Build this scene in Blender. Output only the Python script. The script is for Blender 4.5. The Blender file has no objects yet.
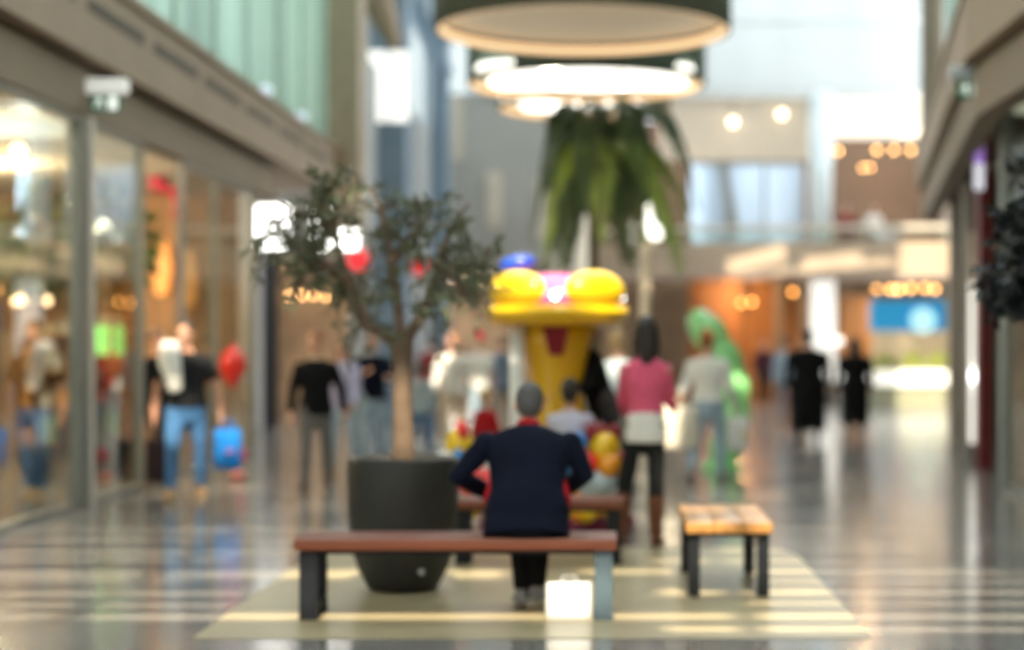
import bpy, bmesh, math, random
from mathutils import Vector, Matrix, Quaternion
random.seed(7)
PI = math.pi
R = math.radians
sc = bpy.context.scene
COL = sc.collection
CAMZ, F, VX, VY = 1.52, 1800.0, 610.0, 346.0

def P(px, py, Y):
    """point of the place that the photograph shows at px,py, Y metres in"""
    return Vector(((px - VX) * Y / F, Y, CAMZ - (py - VY) * Y / F))

# ------------------------------------------------------------------ materials
MATS = {}
def mat(name, col, rough=0.6, metal=0.0, noise=0.10, scale=6.0, emit=None, est=0.0, spec=0.5, coat=0.0, bump=0.0, trans=0.0, sheen=0.0, stretch=None):
    if name in MATS: return MATS[name]
    m = bpy.data.materials.new(name); m.use_nodes = True
    nt = m.node_tree; b = nt.nodes['Principled BSDF']
    b.inputs['Roughness'].default_value = rough
    b.inputs['Metallic'].default_value = metal
    b.inputs['Specular IOR Level'].default_value = spec
    b.inputs['Coat Weight'].default_value = coat
    b.inputs['Sheen Weight'].default_value = sheen
    b.inputs['Transmission Weight'].default_value = trans
    tc = nt.nodes.new('ShaderNodeTexCoord'); nz = nt.nodes.new('ShaderNodeTexNoise')
    nz.inputs['Scale'].default_value = scale; nz.inputs['Detail'].default_value = 4
    if stretch:
        mp = nt.nodes.new('ShaderNodeMapping'); mp.inputs['Scale'].default_value = stretch
        nt.links.new(tc.outputs['Object'], mp.inputs['Vector']); nt.links.new(mp.outputs[0], nz.inputs['Vector'])
    else:
        nt.links.new(tc.outputs['Object'], nz.inputs['Vector'])
    rp = nt.nodes.new('ShaderNodeValToRGB')
    rp.color_ramp.elements[0].position = 0.3; rp.color_ramp.elements[1].position = 0.7
    lo = [max(0, c * (1 - noise)) for c in col]; hi = [min(1, c * (1 + noise)) for c in col]
    rp.color_ramp.elements[0].color = (*lo, 1); rp.color_ramp.elements[1].color = (*hi, 1)
    nt.links.new(nz.outputs['Fac'], rp.inputs[0]); nt.links.new(rp.outputs[0], b.inputs['Base Color'])
    if bump:
        bp = nt.nodes.new('ShaderNodeBump'); bp.inputs['Strength'].default_value = bump; bp.inputs['Distance'].default_value = 0.01
        nt.links.new(nz.outputs['Fac'], bp.inputs['Height']); nt.links.new(bp.outputs[0], b.inputs['Normal'])
    if emit:
        b.inputs['Emission Color'].default_value = (*emit, 1); b.inputs['Emission Strength'].default_value = est
    MATS[name] = m
    return m

def glow(name, col, st):
    return mat(name, col, 0.4, emit=col, est=st, noise=0.02)

def glass(name, tint=(0.9, 0.95, 0.93), rough=0.0, base=0.04):
    if name in MATS: return MATS[name]
    m = bpy.data.materials.new(name); m.use_nodes = True
    nt = m.node_tree; nt.nodes.clear()
    out = nt.nodes.new('ShaderNodeOutputMaterial'); mx = nt.nodes.new('ShaderNodeMixShader')
    tr = nt.nodes.new('ShaderNodeBsdfTransparent'); tr.inputs[0].default_value = (*tint, 1)
    gl = nt.nodes.new('ShaderNodeBsdfGlossy'); gl.inputs['Roughness'].default_value = rough
    fr0 = nt.nodes.new('ShaderNodeLayerWeight'); fr0.inputs[0].default_value = 0.5
    pw = nt.nodes.new('ShaderNodeMath'); pw.operation = 'POWER'; pw.inputs[1].default_value = 4.0
    fr = nt.nodes.new('ShaderNodeMath'); fr.operation = 'MULTIPLY_ADD'; fr.inputs[1].default_value = 1 - base; fr.inputs[2].default_value = base
    nt.links.new(fr0.outputs['Facing'], pw.inputs[0]); nt.links.new(pw.outputs[0], fr.inputs[0])
    nt.links.new(fr.outputs[0], mx.inputs[0]); nt.links.new(tr.outputs[0], mx.inputs[1]); nt.links.new(gl.outputs[0], mx.inputs[2])
    nt.links.new(mx.outputs[0], out.inputs[0])
    MATS[name] = m; return m

def frosted(name, col, clear=0.15, stripes=0.0, mullion=None):
    """milky glass: scatters the daylight behind it"""
    m = bpy.data.materials.new(name); m.use_nodes = True
    nt = m.node_tree; nt.nodes.clear()
    out = nt.nodes.new('ShaderNodeOutputMaterial'); mx = nt.nodes.new('ShaderNodeMixShader'); mx2 = nt.nodes.new('ShaderNodeMixShader')
    tl = nt.nodes.new('ShaderNodeBsdfTranslucent'); tr = nt.nodes.new('ShaderNodeBsdfTransparent'); gl = nt.nodes.new('ShaderNodeBsdfGlossy')
    gl.inputs['Roughness'].default_value = 0.25
    tr.inputs[0].default_value = (*col, 1)
    tc = nt.nodes.new('ShaderNodeTexCoord'); mp = nt.nodes.new('ShaderNodeMapping'); mp.inputs['Scale'].default_value = (1, 1, 0.05)
    nz = nt.nodes.new('ShaderNodeTexNoise'); nz.inputs['Scale'].default_value = 1.3; nz.inputs['Detail'].default_value = 3
    rp = nt.nodes.new('ShaderNodeValToRGB')
    rp.color_ramp.elements[0].position = 0.35; rp.color_ramp.elements[1].position = 0.65
    rp.color_ramp.elements[0].color = (*[c * (1 - stripes) for c in col], 1); rp.color_ramp.elements[1].color = (*col, 1)
    nt.links.new(tc.outputs['Object'], mp.inputs[0]); nt.links.new(mp.outputs[0], nz.inputs['Vector']); nt.links.new(nz.outputs['Fac'], rp.inputs[0])
    nt.links.new(rp.outputs[0], tl.inputs[0])
    mx.inputs[0].default_value = clear
    nt.links.new(tl.outputs[0], mx.inputs[1]); nt.links.new(tr.outputs[0], mx.inputs[2])
    mx2.inputs[0].default_value = 0.06
    nt.links.new(mx.outputs[0], mx2.inputs[1]); nt.links.new(gl.outputs[0], mx2.inputs[2])
    nt.links.new(mx2.outputs[0], out.inputs[0])
    MATS[name] = m; return m

# ------------------------------------------------------------------ mesh builder
class MB:
    def __init__(s): s.v, s.f = [], []
    def add(s, vs, fs):
        n = len(s.v); s.v += [Vector(v) for v in vs]; s.f += [tuple(i + n for i in f) for f in fs]; return s
    def box(s, x0, x1, y0, y1, z0, z1):
        vs = [(x, y, z) for x in (x0, x1) for y in (y0, y1) for z in (z0, z1)]
        return s.add(vs, [(0, 1, 3, 2), (4, 6, 7, 5), (0, 4, 5, 1), (2, 3, 7, 6), (0, 2, 6, 4), (1, 5, 7, 3)])
    def rbox(s, x0, x1, y0, y1, z0, z1, r=0.01, seg=2):
        bm = bmesh.new(); bmesh.ops.create_cube(bm, size=1)
        for v in bm.verts:
            v.co = Vector(((x0 + x1) / 2 + v.co.x * (x1 - x0), (y0 + y1) / 2 + v.co.y * (y1 - y0), (z0 + z1) / 2 + v.co.z * (z1 - z0)))
        bmesh.ops.bevel(bm, geom=bm.edges[:], offset=r, segments=seg, affect='EDGES', profile=0.5)
        bm.verts.index_update()
        s.add([v.co.copy() for v in bm.verts], [[v.index for v in f.verts] for f in bm.faces]); bm.free(); return s
    def prism(s, pts, z0, z1):
        n = len(pts); vs = [(x, y, z0) for x, y in pts] + [(x, y, z1) for x, y in pts]
        fs = [tuple(range(n - 1, -1, -1)), tuple(range(n, 2 * n))] + [(i, (i + 1) % n, n + (i + 1) % n, n + i) for i in range(n)]
        return s.add(vs, fs)
    def loft(s, rings, seg=14, up=Vector((1, 0, 0)), cap='round'):
        """rings: (centre, rx, ry); rx along `up` made perpendicular to the path"""
        rings = [(Vector(c), a, b) for c, a, b in rings]
        if cap == 'round':
            c0, a0, b0 = rings[0]; d = (rings[1][0] - c0).normalized(); r = min(a0, b0)
            c1, a1, b1 = rings[-1]; e = (c1 - rings[-2][0]).normalized(); q = min(a1, b1)
            rings = [(c0 - d * r * 0.95, a0 * .3, b0 * .3), (c0 - d * r * .7, a0 * .72, b0 * .72)] + rings + [(c1 + e * q * .7, a1 * .72, b1 * .72), (c1 + e * q * .95, a1 * .3, b1 * .3)]
        n = len(rings); vs, fs = [], []
        for i, (c, a, b) in enumerate(rings):
            t = (rings[min(i + 1, n - 1)][0] - rings[max(i - 1, 0)][0]).normalized()
            u = up - t * up.dot(t)
            if u.length < 1e-3: u = Vector((0, 1, 0)) - t * t.y
            u.normalize(); w = t.cross(u)
            for k in range(seg):
                an = 2 * PI * k / seg
                vs.append(c + u * (a * math.cos(an)) + w * (b * math.sin(an)))
        for i in range(n - 1):
            for k in range(seg):
                k2 = (k + 1) % seg
                fs.append((i * seg + k, i * seg + k2, (i + 1) * seg + k2, (i + 1) * seg + k))
        fs.append(tuple(range(seg - 1, -1, -1))); fs.append(tuple((n - 1) * seg + k for k in range(seg)))
        return s.add(vs, fs)
    def tube(s, a, b, r0, r1=None, seg=12, cap='flat'):
        return s.loft([(a, r0, r0), (b, r1 if r1 is not None else r0, r1 if r1 is not None else r0)], seg, cap=cap)
    def ball(s, c, rx, ry=None, rz=None, u=16, v=10, rot=None):
        ry = rx if ry is None else ry; rz = rx if rz is None else rz
        c = Vector(c); vs, fs = [], []
        def put(p): vs.append(c + (rot @ p if rot else p))
        put(Vector((0, 0, rz)))
        for i in range(1, v):
            th = PI * i / v
            for k in range(u):
                ph = 2 * PI * k / u
                put(Vector((rx * math.sin(th) * math.cos(ph), ry * math.sin(th) * math.sin(ph), rz * math.cos(th))))
        put(Vector((0, 0, -rz)))
        for k in range(u): fs.append((0, 1 + k, 1 + (k + 1) % u))
        for i in range(v - 2):
            for k in range(u):
                a = 1 + i * u; b = a + u
                fs.append((a + k, b + k, b + (k + 1) % u, a + (k + 1) % u))
        L = len(vs) - 1; a = 1 + (v - 2) * u
        for k in range(u): fs.append((L, a + (k + 1) % u, a + k))
        return s.add(vs, fs)
    def lathe(s, prof, seg=32, c=(0, 0, 0), close=False):
        """prof: (r,z) list turned about z"""
        cx, cy, cz = c; vs, fs = [], []
        for r, z in prof:
            for k in range(seg):
                a = 2 * PI * k / seg; vs.append((cx + r * math.cos(a), cy + r * math.sin(a), cz + z))
        n = len(prof)
        for i in range(n - 1 if not close else n):
            j = (i + 1) % n
            for k in range(seg):
                k2 = (k + 1) % seg
                fs.append((i * seg + k, i * seg + k2, j * seg + k2, j * seg + k))
        if not close:
            if prof[0][0] > 1e-4: fs.append(tuple(range(seg - 1, -1, -1)))
            if prof[-1][0] > 1e-4: fs.append(tuple((n - 1) * seg + k for k in range(seg)))
        return s.add(vs, fs)
    def mesh(s, name):
        me = bpy.data.meshes.new(name); me.from_pydata(s.v, [], s.f); me.update(); return me
    def build(s, name, m, parent=None, smooth=False, loc=None, fix=True):
        me = s.mesh(name)
        if fix:
            bm = bmesh.new(); bm.from_mesh(me); bmesh.ops.recalc_face_normals(bm, faces=bm.faces); bm.to_mesh(me); bm.free()
        if smooth:
            for p in me.polygons: p.use_smooth = True
        return link(name, me, m, parent, loc)
    def fused(s, name, m, parent=None, voxel=0.01, it=3):
        """the overlapping shapes grown into one continuous skin"""
        me = s.mesh(name); bm = bmesh.new(); bm.from_mesh(me); bmesh.ops.recalc_face_normals(bm, faces=bm.faces); bm.to_mesh(me); bm.free()
        o = bpy.data.objects.new(name, me); COL.objects.link(o)
        r = o.modifiers.new('r', 'REMESH'); r.mode = 'VOXEL'; r.voxel_size = voxel
        k = o.modifiers.new('s', 'SMOOTH'); k.factor = 0.5; k.iterations = it
        dg = bpy.context.evaluated_depsgraph_get(); dg.update()
        nm = bpy.data.meshes.new_from_object(o.evaluated_get(dg))
        bpy.data.objects.remove(o); bpy.data.meshes.remove(me)
        for p in nm.polygons: p.use_smooth = True
        return link(name, nm, m, parent)

def link(name, me, m, parent=None, loc=None):
    o = bpy.data.objects.new(name, me); COL.objects.link(o)
    me.materials.clear(); me.materials.append(m)
    if parent: o.parent = parent
    if loc is not None: o.location = loc
    return o

def tag(o, label=None, cat=None, group=None, kind=None):
    if label: o['label'] = label
    if cat: o['category'] = cat
    if group: o['group'] = group
    if kind: o['kind'] = kind
    return o

def thing(name, label, cat, loc=(0, 0, 0), rz=0, group=None):
    o = bpy.data.objects.new(name, None); COL.objects.link(o); o.empty_display_size = 0.1
    o.location = loc; o.rotation_euler = (0, 0, rz)
    return tag(o, label, cat, group)

def struct(name, mb, m, parent=None, smooth=False):
    o = mb.build(name, m, parent, smooth)
    if not parent: o['kind'] = 'structure'
    return o

def copy_tree(o, parent=None):
    c = o.copy(); COL.objects.link(c)
    if parent: c.parent = parent
    for ch in [x for x in bpy.data.objects if x.parent == o]: copy_tree(ch, c)
    return c

def lamp(name, kind, loc, power, col=(1, 1, 1), size=0.3, rot=None):
    l = bpy.data.lights.new(name, kind); l.energy = power; l.color = col
    if kind == 'POINT': l.shadow_soft_size = size
    if kind == 'AREA': l.size = size
    o = bpy.data.objects.new(name, l); COL.objects.link(o); o.location = loc
    if rot: o.rotation_euler = rot
    return o

# ------------------------------------------------------------------ palette
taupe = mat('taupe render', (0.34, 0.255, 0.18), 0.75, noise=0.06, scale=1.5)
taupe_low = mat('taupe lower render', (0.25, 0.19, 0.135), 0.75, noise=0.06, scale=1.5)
dark_slot = mat('dark slot', (0.10, 0.08, 0.055), 0.8)
metal = mat('brushed frame metal', (0.26, 0.26, 0.235), 0.4, metal=0.6, noise=0.05)
cream_metal = mat('cream frame', (0.62, 0.57, 0.48), 0.4)
black_metal = mat('black steel', (0.012, 0.013, 0.017), 0.35, noise=0.2)
white = mat('white plastic', (0.82, 0.82, 0.80), 0.4, noise=0.02)
grey_wall = mat('pale grey wall', (0.42, 0.42, 0.39), 0.8, noise=0.05, scale=0.8)
blue_wall = mat('blue grey cladding', (0.20, 0.28, 0.36), 0.5, noise=0.08, scale=0.8)
wood_int = mat('warm shop timber', (0.36, 0.17, 0.06), 0.5, noise=0.3, scale=3, stretch=(3, 3, 0.3))
dark_int = mat('dark shop interior', (0.32, 0.27, 0.21), 0.7)
shop_glass = glass('shop glass', (0.88, 0.93, 0.90))

# ------------------------------------------------------------------ world, sun, camera
w = bpy.data.worlds.new('World'); sc.world = w; w.use_nodes = True
nt = w.node_tree; bg = nt.nodes['Background']
bg.inputs[0].default_value = (0.86, 0.94, 1.0, 1); bg.inputs[1].default_value = 4.5
SUN_EL = 52
sun = lamp('sun', 'SUN', (0, -10, 30), 11.0, (1.0, 0.87, 0.66)); sun.data.angle = R(0.55)
sun.rotation_euler = (R(90 - SUN_EL), 0, R(7))     # shines along +Y and down, from behind the camera
cam_d = bpy.data.cameras.new('Camera'); cam = bpy.data.objects.new('Camera', cam_d); COL.objects.link(cam); sc.camera = cam
cam.location = (0, 0, CAMZ); cam.rotation_euler = (PI / 2, 0, 0)
cam_d.sensor_width = 36; cam_d.lens = F / 1024 * 36
cam_d.shift_x = (512 - VX) / 1024; cam_d.shift_y = (VY - 325) / 1024
cam_d.clip_start = 0.05; cam_d.clip_end = 300
cam_d.dof.use_dof = True; cam_d.dof.focus_distance = 6.25; cam_d.dof.aperture_fstop = 1.0; cam_d.dof.aperture_blades = 0

sc.view_settings.view_transform = 'Standard'; sc.view_settings.look = 'None'
sc.view_settings.gamma = 1; sc.view_settings.use_curve_mapping = False; sc.view_settings.exposure = 0.0
sc.cycles.use_denoising = True
sc.cycles.max_bounces = 8; sc.cycles.transparent_max_bounces = 16
sc.cycles.sample_clamp_indirect = 6.0

# ------------------------------------------------------------------ floor
def floor_mat():
    m = bpy.data.materials.new('polished stone tiles'); m.use_nodes = True
    nt = m.node_tree; b = nt.nodes['Principled BSDF']
    tc = nt.nodes.new('ShaderNodeTexCoord'); br = nt.nodes.new('ShaderNodeTexBrick')
    br.offset = 0.0; br.squash = 1.0
    br.inputs['Scale'].default_value = 1.0; br.inputs['Brick Width'].default_value = 0.9; br.inputs['Row Height'].default_value = 0.9
    br.inputs['Mortar Size'].default_value = 0.006
    br.inputs['Color1'].default_value = (0.26, 0.245, 0.22, 1); br.inputs['Color2'].default_value = (0.19, 0.18, 0.165, 1); br.inputs['Mortar'].default_value = (0.2, 0.19, 0.18, 1)
    nt.links.new(tc.outputs['Object'], br.inputs['Vector'])
    nz = nt.nodes.new('ShaderNodeTexNoise'); nz.inputs['Scale'].default_value = 1.2; nz.inputs['Detail'].default_value = 5
    nt.links.new(tc.outputs['Object'], nz.inputs['Vector'])
    mx = nt.nodes.new('ShaderNodeMix'); mx.data_type = 'RGBA'; mx.blend_type = 'MULTIPLY'; mx.inputs[0].default_value = 0.25
    nt.links.new(br.outputs['Color'], mx.inputs[6]); nt.links.new(nz.outputs['Fac'], mx.inputs[7]); nt.links.new(mx.outputs[2], b.inputs['Base Color'])
    mr = nt.nodes.new('ShaderNodeMapRange'); mr.inputs[3].default_value = 0.10; mr.inputs[4].default_value = 0.20
    nt.links.new(nz.outputs['Fac'], mr.inputs[0]); nt.links.new(mr.outputs[0], b.inputs['Roughness'])
    b.inputs['IOR'].default_value = 1.5
    return m
struct('floor', MB().box(-16, 16, -6.2, 64, -0.2, 0.0), floor_mat())
inlay = mat('sand coloured inlay', (0.41, 0.34, 0.205), 0.30, noise=0.08, scale=3, spec=0.35)
pts = [(-2.17, 9.34), (1.36, 9.34), (1.36, 13.0), (1.30, 13.35), (1.1, 13.6), (-1.9, 13.6), (-2.17, 13.35)]
struct('floor_inlay', MB().prism(pts, 0.0005, 0.004), inlay)

# ------------------------------------------------------------------ left side: fascia, shopfront, upper glass
def fascia_left():
    m = MB(); m.box(-6.2, -4.80, 4, 31.4, 4.20, 5.02)
    m.box(-4.80, -4.76, 4, 31.4, 4.94, 5.02)
    o = struct('trim_1', m, taupe)
    y = 4.55
    while y < 30.5:
        MB().box(-4.802, -4.795, y, y + 2.0, 4.61, 4.735).build('vent_slot', dark_slot, o); y += 2.4
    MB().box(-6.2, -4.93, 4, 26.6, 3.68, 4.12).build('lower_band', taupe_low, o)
    MB().box(-6.2, -5.05, 4, 26.6, 4.12, 4.20).build('shadow_gap', dark_slot, o)
fascia_left()
# shop ceiling and inner walls
struct('wall_shop_back', MB().box(-11.2, -11.0, 2, 26.0, 0, 3.68), dark_int)
struct('ceiling_shop', MB().box(-11.2, -5.06, 2, 26.5, 3.655, 3.9), mat('shop ceiling', (0.5, 0.47, 0.42), 0.8))
struct('wall_shop_end', MB().box(-11.0, -5.12, 25.6, 25.9, 0, 3.655), mat('honey shop wall', (0.42, 0.25, 0.12), 0.6, noise=0.25, scale=2, stretch=(3, 3, .3)))
def window(n, Y0, Y1, X=-5.0, z0=0.06, z1=3.68, gl=shop_glass, fm=metal, mull=()):
    fr = MB()
    t = 0.045
    fr.box(X - t, X + t, Y0, Y1, 0.0, z0); fr.box(X - t, X + t, Y0, Y1, z1 - 0.06, z1)
    for y in (Y0 + 0.02,) + tuple(mull) + (Y1 - 0.02,): fr.box(X - t, X + t, y - 0.03, y + 0.03, z0, z1 - 0.06)
    o = struct('window_%d' % n, fr, fm)
    MB().box(X - 0.006, X + 0.006, Y0 + 0.05, Y1 - 0.05, z0, z1 - 0.06).build('pane', gl, o)
    return o
window(1, 4.2, 16.85, mull=(10.5,))
window(2, 17.2, 19.15)
window(3, 20.95, 25.2, mull=(22.7,))
m = MB(); m.rbox(-5.08, -4.93, 16.86, 17.19, 0, 3.68, 0.02)
o = struct('trim_2', m, metal)
MB().box(-4.93, -4.915, 17.06, 17.18, 0.0, 3.68).build('cover_strip', cream_metal, o)
struct('trim_3', MB().rbox(-6.75, -6.46, 33.5, 33.9, 0, 3.30, 0.03), mat('pale grey plaster', (0.60, 0.58, 0.54), 0.6))
struct('trim_4', MB().rbox(-6.42, -6.15, 33.2, 33.5, 0, 3.30, 0.03), black_metal)
# upper pale green glass wall, with mullions
gg = frosted('pale green glass', (0.43, 0.52, 0.465), 0.05, 0.28)
m = MB()
y = 4.0
while y < 33.9:
    m.box(-5.42, -5.30, y, y + 0.05, 5.02, 12.4); y += 2.25
m.box(-5.42, -5.30, 4, 34.0, 5.02, 5.10); m.box(-5.42, -5.30, 4, 34.0, 12.3, 12.4)
o = struct('window_4', m, mat('green grey mullion', (0.45, 0.58, 0.50), 0.5))
MB().box(-5.37, -5.35, 4, 34.0, 5.10, 12.3).build('pane', gg, o)
struct('trim_5', MB().rbox(-4.95, -4.38, 31.45, 32.3, 3.60, 12.4, 0.04), mat('tan column', (0.40, 0.32, 0.23), 0.7))
struct('trim_6', MB().box(-12, -4.6, 31.4, 34.0, 4.6, 5.02), taupe)

# facade across the side passage, facing down the mall
struct('wall_left_far', MB().box(-12, -4.6, 34.0, 34.4, 3.2, 12.4).box(-12, -9.3, 34.0, 34.4, 0, 3.2).box(-4.95, -4.6, 34.0, 34.4, 0, 3.2), grey_wall)
struct('wall_left_inner', MB().box(-12, -4.6, 40.5, 40.8, 0, 4.2), mat('muted passage shop', (0.26, 0.18, 0.11), .6, noise=.6, scale=.9))
struct('ceiling_passage', MB().box(-12, -4.6, 34.4, 40.5, 3.25, 3.35).box(-12, -5.44, 26.5, 34.0, 4.9, 5.0), dark_int)
# far left flank, Y 34 to 50
struct('wall_left_flank', MB().box(-5.0, -4.6, 34.4, 50, 3.4, 7.0).box(-5.0, -4.6, 40.8, 50, 0, 3.4), mat('flank grey', (0.36, 0.38, 0.38), 0.7))
wsky = frosted('clerestory glass', (0.58, 0.60, 0.59), 0.10, 0.04)
m = MB()
for y in (34.5, 38.5, 42.5, 46.5, 49.9): m.box(-4.9, -4.7, y - 0.05, y + 0.05, 7.0, 12.4)
o = struct('window_5', m, blue_wall)
MB().box(-4.82, -4.80, 34.5, 49.9, 7.0, 12.4).build('pane', wsky, o)
# blue grey columns with a lit collar
o = struct('trim_7', MB().rbox(-4.76, -4.02, 35.6, 36.3, 0, 12.4, 0.04), blue_wall)
MB().box(-4.80, -4.43, 35.56, 35.6, 5.95, 7.35).box(-4.37, -3.98, 35.56, 35.6, 5.95, 7.35).build('lit_collar', glow('white lit collar', (1, 0.98, 0.92), 1.0), o)
struct('trim_8', MB().rbox(-4.18, -3.76, 41.8, 42.4, 0, 12.4, 0.03), blue_wall)
struct('trim_9', MB().loft([(P(400, -30, 42), .22, .3), (P(425, 30, 42), .22, .3), (P(447, 75, 42), .2, .3)], 8, cap='flat'), blue_wall)
struct('trim_10', MB().loft([(P(358, -40, 34), .3, .3), (P(378, 0, 34.0), .32, .3), (P(396, 48, 34.0), .12, .2)], 8, cap='flat'), taupe)

# ------------------------------------------------------------------ right side
def right_strip(off, z0, z1, y_end=31.7, th=0.35, y0=4.0):
    a = [(3.40 + off, y0), (3.40 + off, 17.2), (5.40 + off, y_end), (5.40 + off + th, y_end), (3.40 + off + th, 17.2), (3.40 + off + th, y0)]
    return MB().prism(a, z0, z1)
o = struct('trim_11', right_strip(0, 4.27, 5.02), taupe)
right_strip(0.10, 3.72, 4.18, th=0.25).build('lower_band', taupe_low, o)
right_strip(0.16, 4.18, 4.27, th=0.25).build('shadow_gap', dark_slot, o)
right_strip(-0.03, 4.92, 5.02, th=0.03).build('top_lip', taupe, o)
struct('ceiling_right', MB().prism([(3.6, 4), (3.6, 17.2), (5.6, 31.7), (12, 31.7), (12, 4)], 4.45, 4.6), mat('right soffit', (0.32, 0.28, 0.23), 0.8))
window(6, 4.2, 18.8, X=4.15, z1=4.4, gl=glass('grey glass', (0.7, 0.78, 0.75)), mull=(11.5,))
def window_line(n, a, b, z1, gl):
    """glazing along a slanting line, with end posts"""
    a = Vector((*a, 0)); b = Vector((*b, 0)); d = (b - a).normalized(); nrm = Vector((-d.y, d.x, 0)) * 0.045
    m = MB(); L = (b - a).length
    for t in (0.0, L / 2, L):
        c = a + d * t
        m.prism([((c + nrm - d * .04).x, (c + nrm - d * .04).y), ((c - nrm - d * .04).x, (c - nrm - d * .04).y), ((c - nrm + d * .04).x, (c - nrm + d * .04).y), ((c + nrm + d * .04).x, (c + nrm + d * .04).y)], 0, z1)
    for z0, zz in ((0, .06), (z1 - .06, z1)):
        m.prism([((a + nrm).x, (a + nrm).y), ((a - nrm).x, (a - nrm).y), ((b - nrm).x, (b - nrm).y), ((b + nrm).x, (b + nrm).y)], z0, zz)
    o = struct('window_%d' % n, m, metal)
    g = nrm * 0.15
    MB().prism([((a + g).x, (a + g).y), ((a - g).x, (a - g).y), ((b - g).x, (b - g).y), ((b + g).x, (b + g).y)], .06, z1 - .06).build('pane', gl, o)
window_line(7, (5.05, 24.6), (6.05, 31.5), 4.4, MATS['grey glass'])
struct('trim_12', MB().rbox(4.10, 4.22, 18.82, 19.0, 0, 4.45, 0.015), mat('grey green post', (0.30, 0.33, 0.30), 0.5))
struct('trim_13', MB().rbox(4.50, 4.67, 21.95, 22.2, 0, 4.45, 0.015), mat('dark red post', (0.16, 0.012, 0.012), 0.4))
struct('trim_14', MB().rbox(4.76, 5.0, 24.15, 24.4, 0, 4.45, 0.02), mat('grey brown pilaster', (0.27, 0.23, 0.19), 0.6))
struct('trim_15', MB().rbox(5.30, 5.62, 27.9, 28.2, 0, 4.45, 0.02), MATS['grey brown pilaster'])
struct('wall_right_back', MB().box(11.0, 11.2, 2, 31.7, 0, 4.5), dark_int)
struct('wall_right_end', MB().box(6.2, 11.2, 31.7, 32.0, 0, 4.5), mat('shop grey', (0.30, 0.29, 0.26), 0.7))
struct('wall_right_inner', MB().box(4.7, 11.0, 20.9, 21.05, 0, 4.0), mat('olive grey partition', (0.22, 0.23, 0.19), 0.6))
gg2 = MATS['pale green glass']
m = right_strip(0.45, 5.02, 5.10, th=0.12); m.v += []
o = struct('window_8', right_strip(0.45, 5.02, 5.12, th=0.12), MATS['green grey mullion'])
right_strip(0.50, 5.12, 12.4, th=0.02).build('pane', gg2, o)
struct('trim_16', MB().rbox(5.60, 5.92, 31.9, 32.5, 4.3, 12.4, 0.03), mat('dark tan column', (0.20, 0.16, 0.11), 0.7))

# ------------------------------------------------------------------ unseen louvre roof, its slits cut to aim sun at floor, people and things
ZR, TE = 12.42, math.tan(R(SUN_EL))
rr = random.Random(3)
SL = []                                             # slits shaped to place sun stripes and patches, by floor position: Y, width, X from, X to
for yg, wd, x0, x1 in ((18.45, .4, -4.9, -3.7), (19.25, .45, -4.9, -3.7), (28.3, 1.7, -3.3, -1.4), (20.6, .8, .2, .88), (51.1, .35, 2.6, 4.1), (50.8, .3, 4.8, 6.2), (51.0, .25, 7.2, 9.3), (50.7, .12, 1.2, 9), (9.65, .13, .2, 9), (10.1, .17, -9, 9), (10.25, .22, -.42, -.02), (10.62, .09, .6, 9), (10.55, .10, -9, -2.4), (11.1, .20, .3, 1.2), (11.1, .13, 1.2, 9), (11.05, .12, -9, -2.3),
                       (11.6, .09, 1.0, 9), (11.6, .08, -9, -2.9), (11.97, .30, -9, -.75), (12.1, .16, -.15, 9), (12.7, .10, .5, 3), (12.8, .1, -9, -2.5), (13.3, .14, -9, -1.6), (13.4, .12, 1.0, 3.2), (14.0, .10, .2, 2.2), (14.1, .12, -9, -2.2),
                       (16.15, .75, -1.3, .4), (15.4, .3, .35, .95), (14.9, .14, -9, -1.8), (14.9, .1, .9, 3)):
    SL.append((yg, wd * (1.35 if 9 < yg < 15 else 1), x0, x1))
yg = 15.8
while yg < 46:
    for q in range(4):
        x0 = rr.uniform(-3.6, 6 if yg < 34 else 2); SL.append((yg + rr.uniform(-.2, .2), rr.uniform(.08, .22), x0, x0 + rr.uniform(.8, 3.5)))
    yg += rr.uniform(.8, 1.3)
yg = 1.0
while yg < 9:
    x0 = rr.uniform(-6, 3); SL.append((yg, rr.uniform(.1, .2), x0, x0 + rr.uniform(2, 6))); yg += .8
DX = -math.tan(R(7)) * ZR / TE * math.cos(R(7)); DY = ZR / TE * math.cos(R(7))
m = MB(); PERIOD, BL = 0.84, 0.5
y = -12.0
while y < 49.0:
    x = -5.5
    while x < 8.5:
        cuts = []
        for yg, wd, x0, x1 in SL:
            if x0 <= x + .25 + DX <= x1:
                a, b = yg - wd / 2 - DY - y, yg + wd / 2 - DY - y
                a, b = a / PERIOD, b / PERIOD
                if b > 0 and a < 1: cuts.append((max(0, a), min(1, b)))
        t0 = 0.0; segs = []
        for a, b in sorted(cuts):
            if a > t0: segs.append((t0, a))
            t0 = max(t0, b)
        if t0 < 1: segs.append((t0, 1.0))
        for a, b in segs:
            if a == 0: a = -.02
            if b == 1: b = 1.06
            ya, yb, za, zb = y + a * BL, y + b * BL, ZR + a * BL * .86, ZR + b * BL * .86
            if t0 is not None:
                n = Vector((0, -.6, .7)) * .02
                vs = []
                for xx in (x, x + .5):
                    vs += [(xx, ya, za), (xx, yb, zb), (xx, yb + n.y, zb + n.z), (xx, ya + n.y, za + n.z)]
                m.add(vs, [(0, 1, 2, 3), (7, 6, 5, 4), (0, 4, 5, 1), (1, 5, 6, 2), (2, 6, 7, 3), (3, 7, 4, 0)])
        x += .5
    y += PERIOD
struct('ceiling', m, mat('pale louvres', (0.6, 0.58, 0.54), 0.7))
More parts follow.
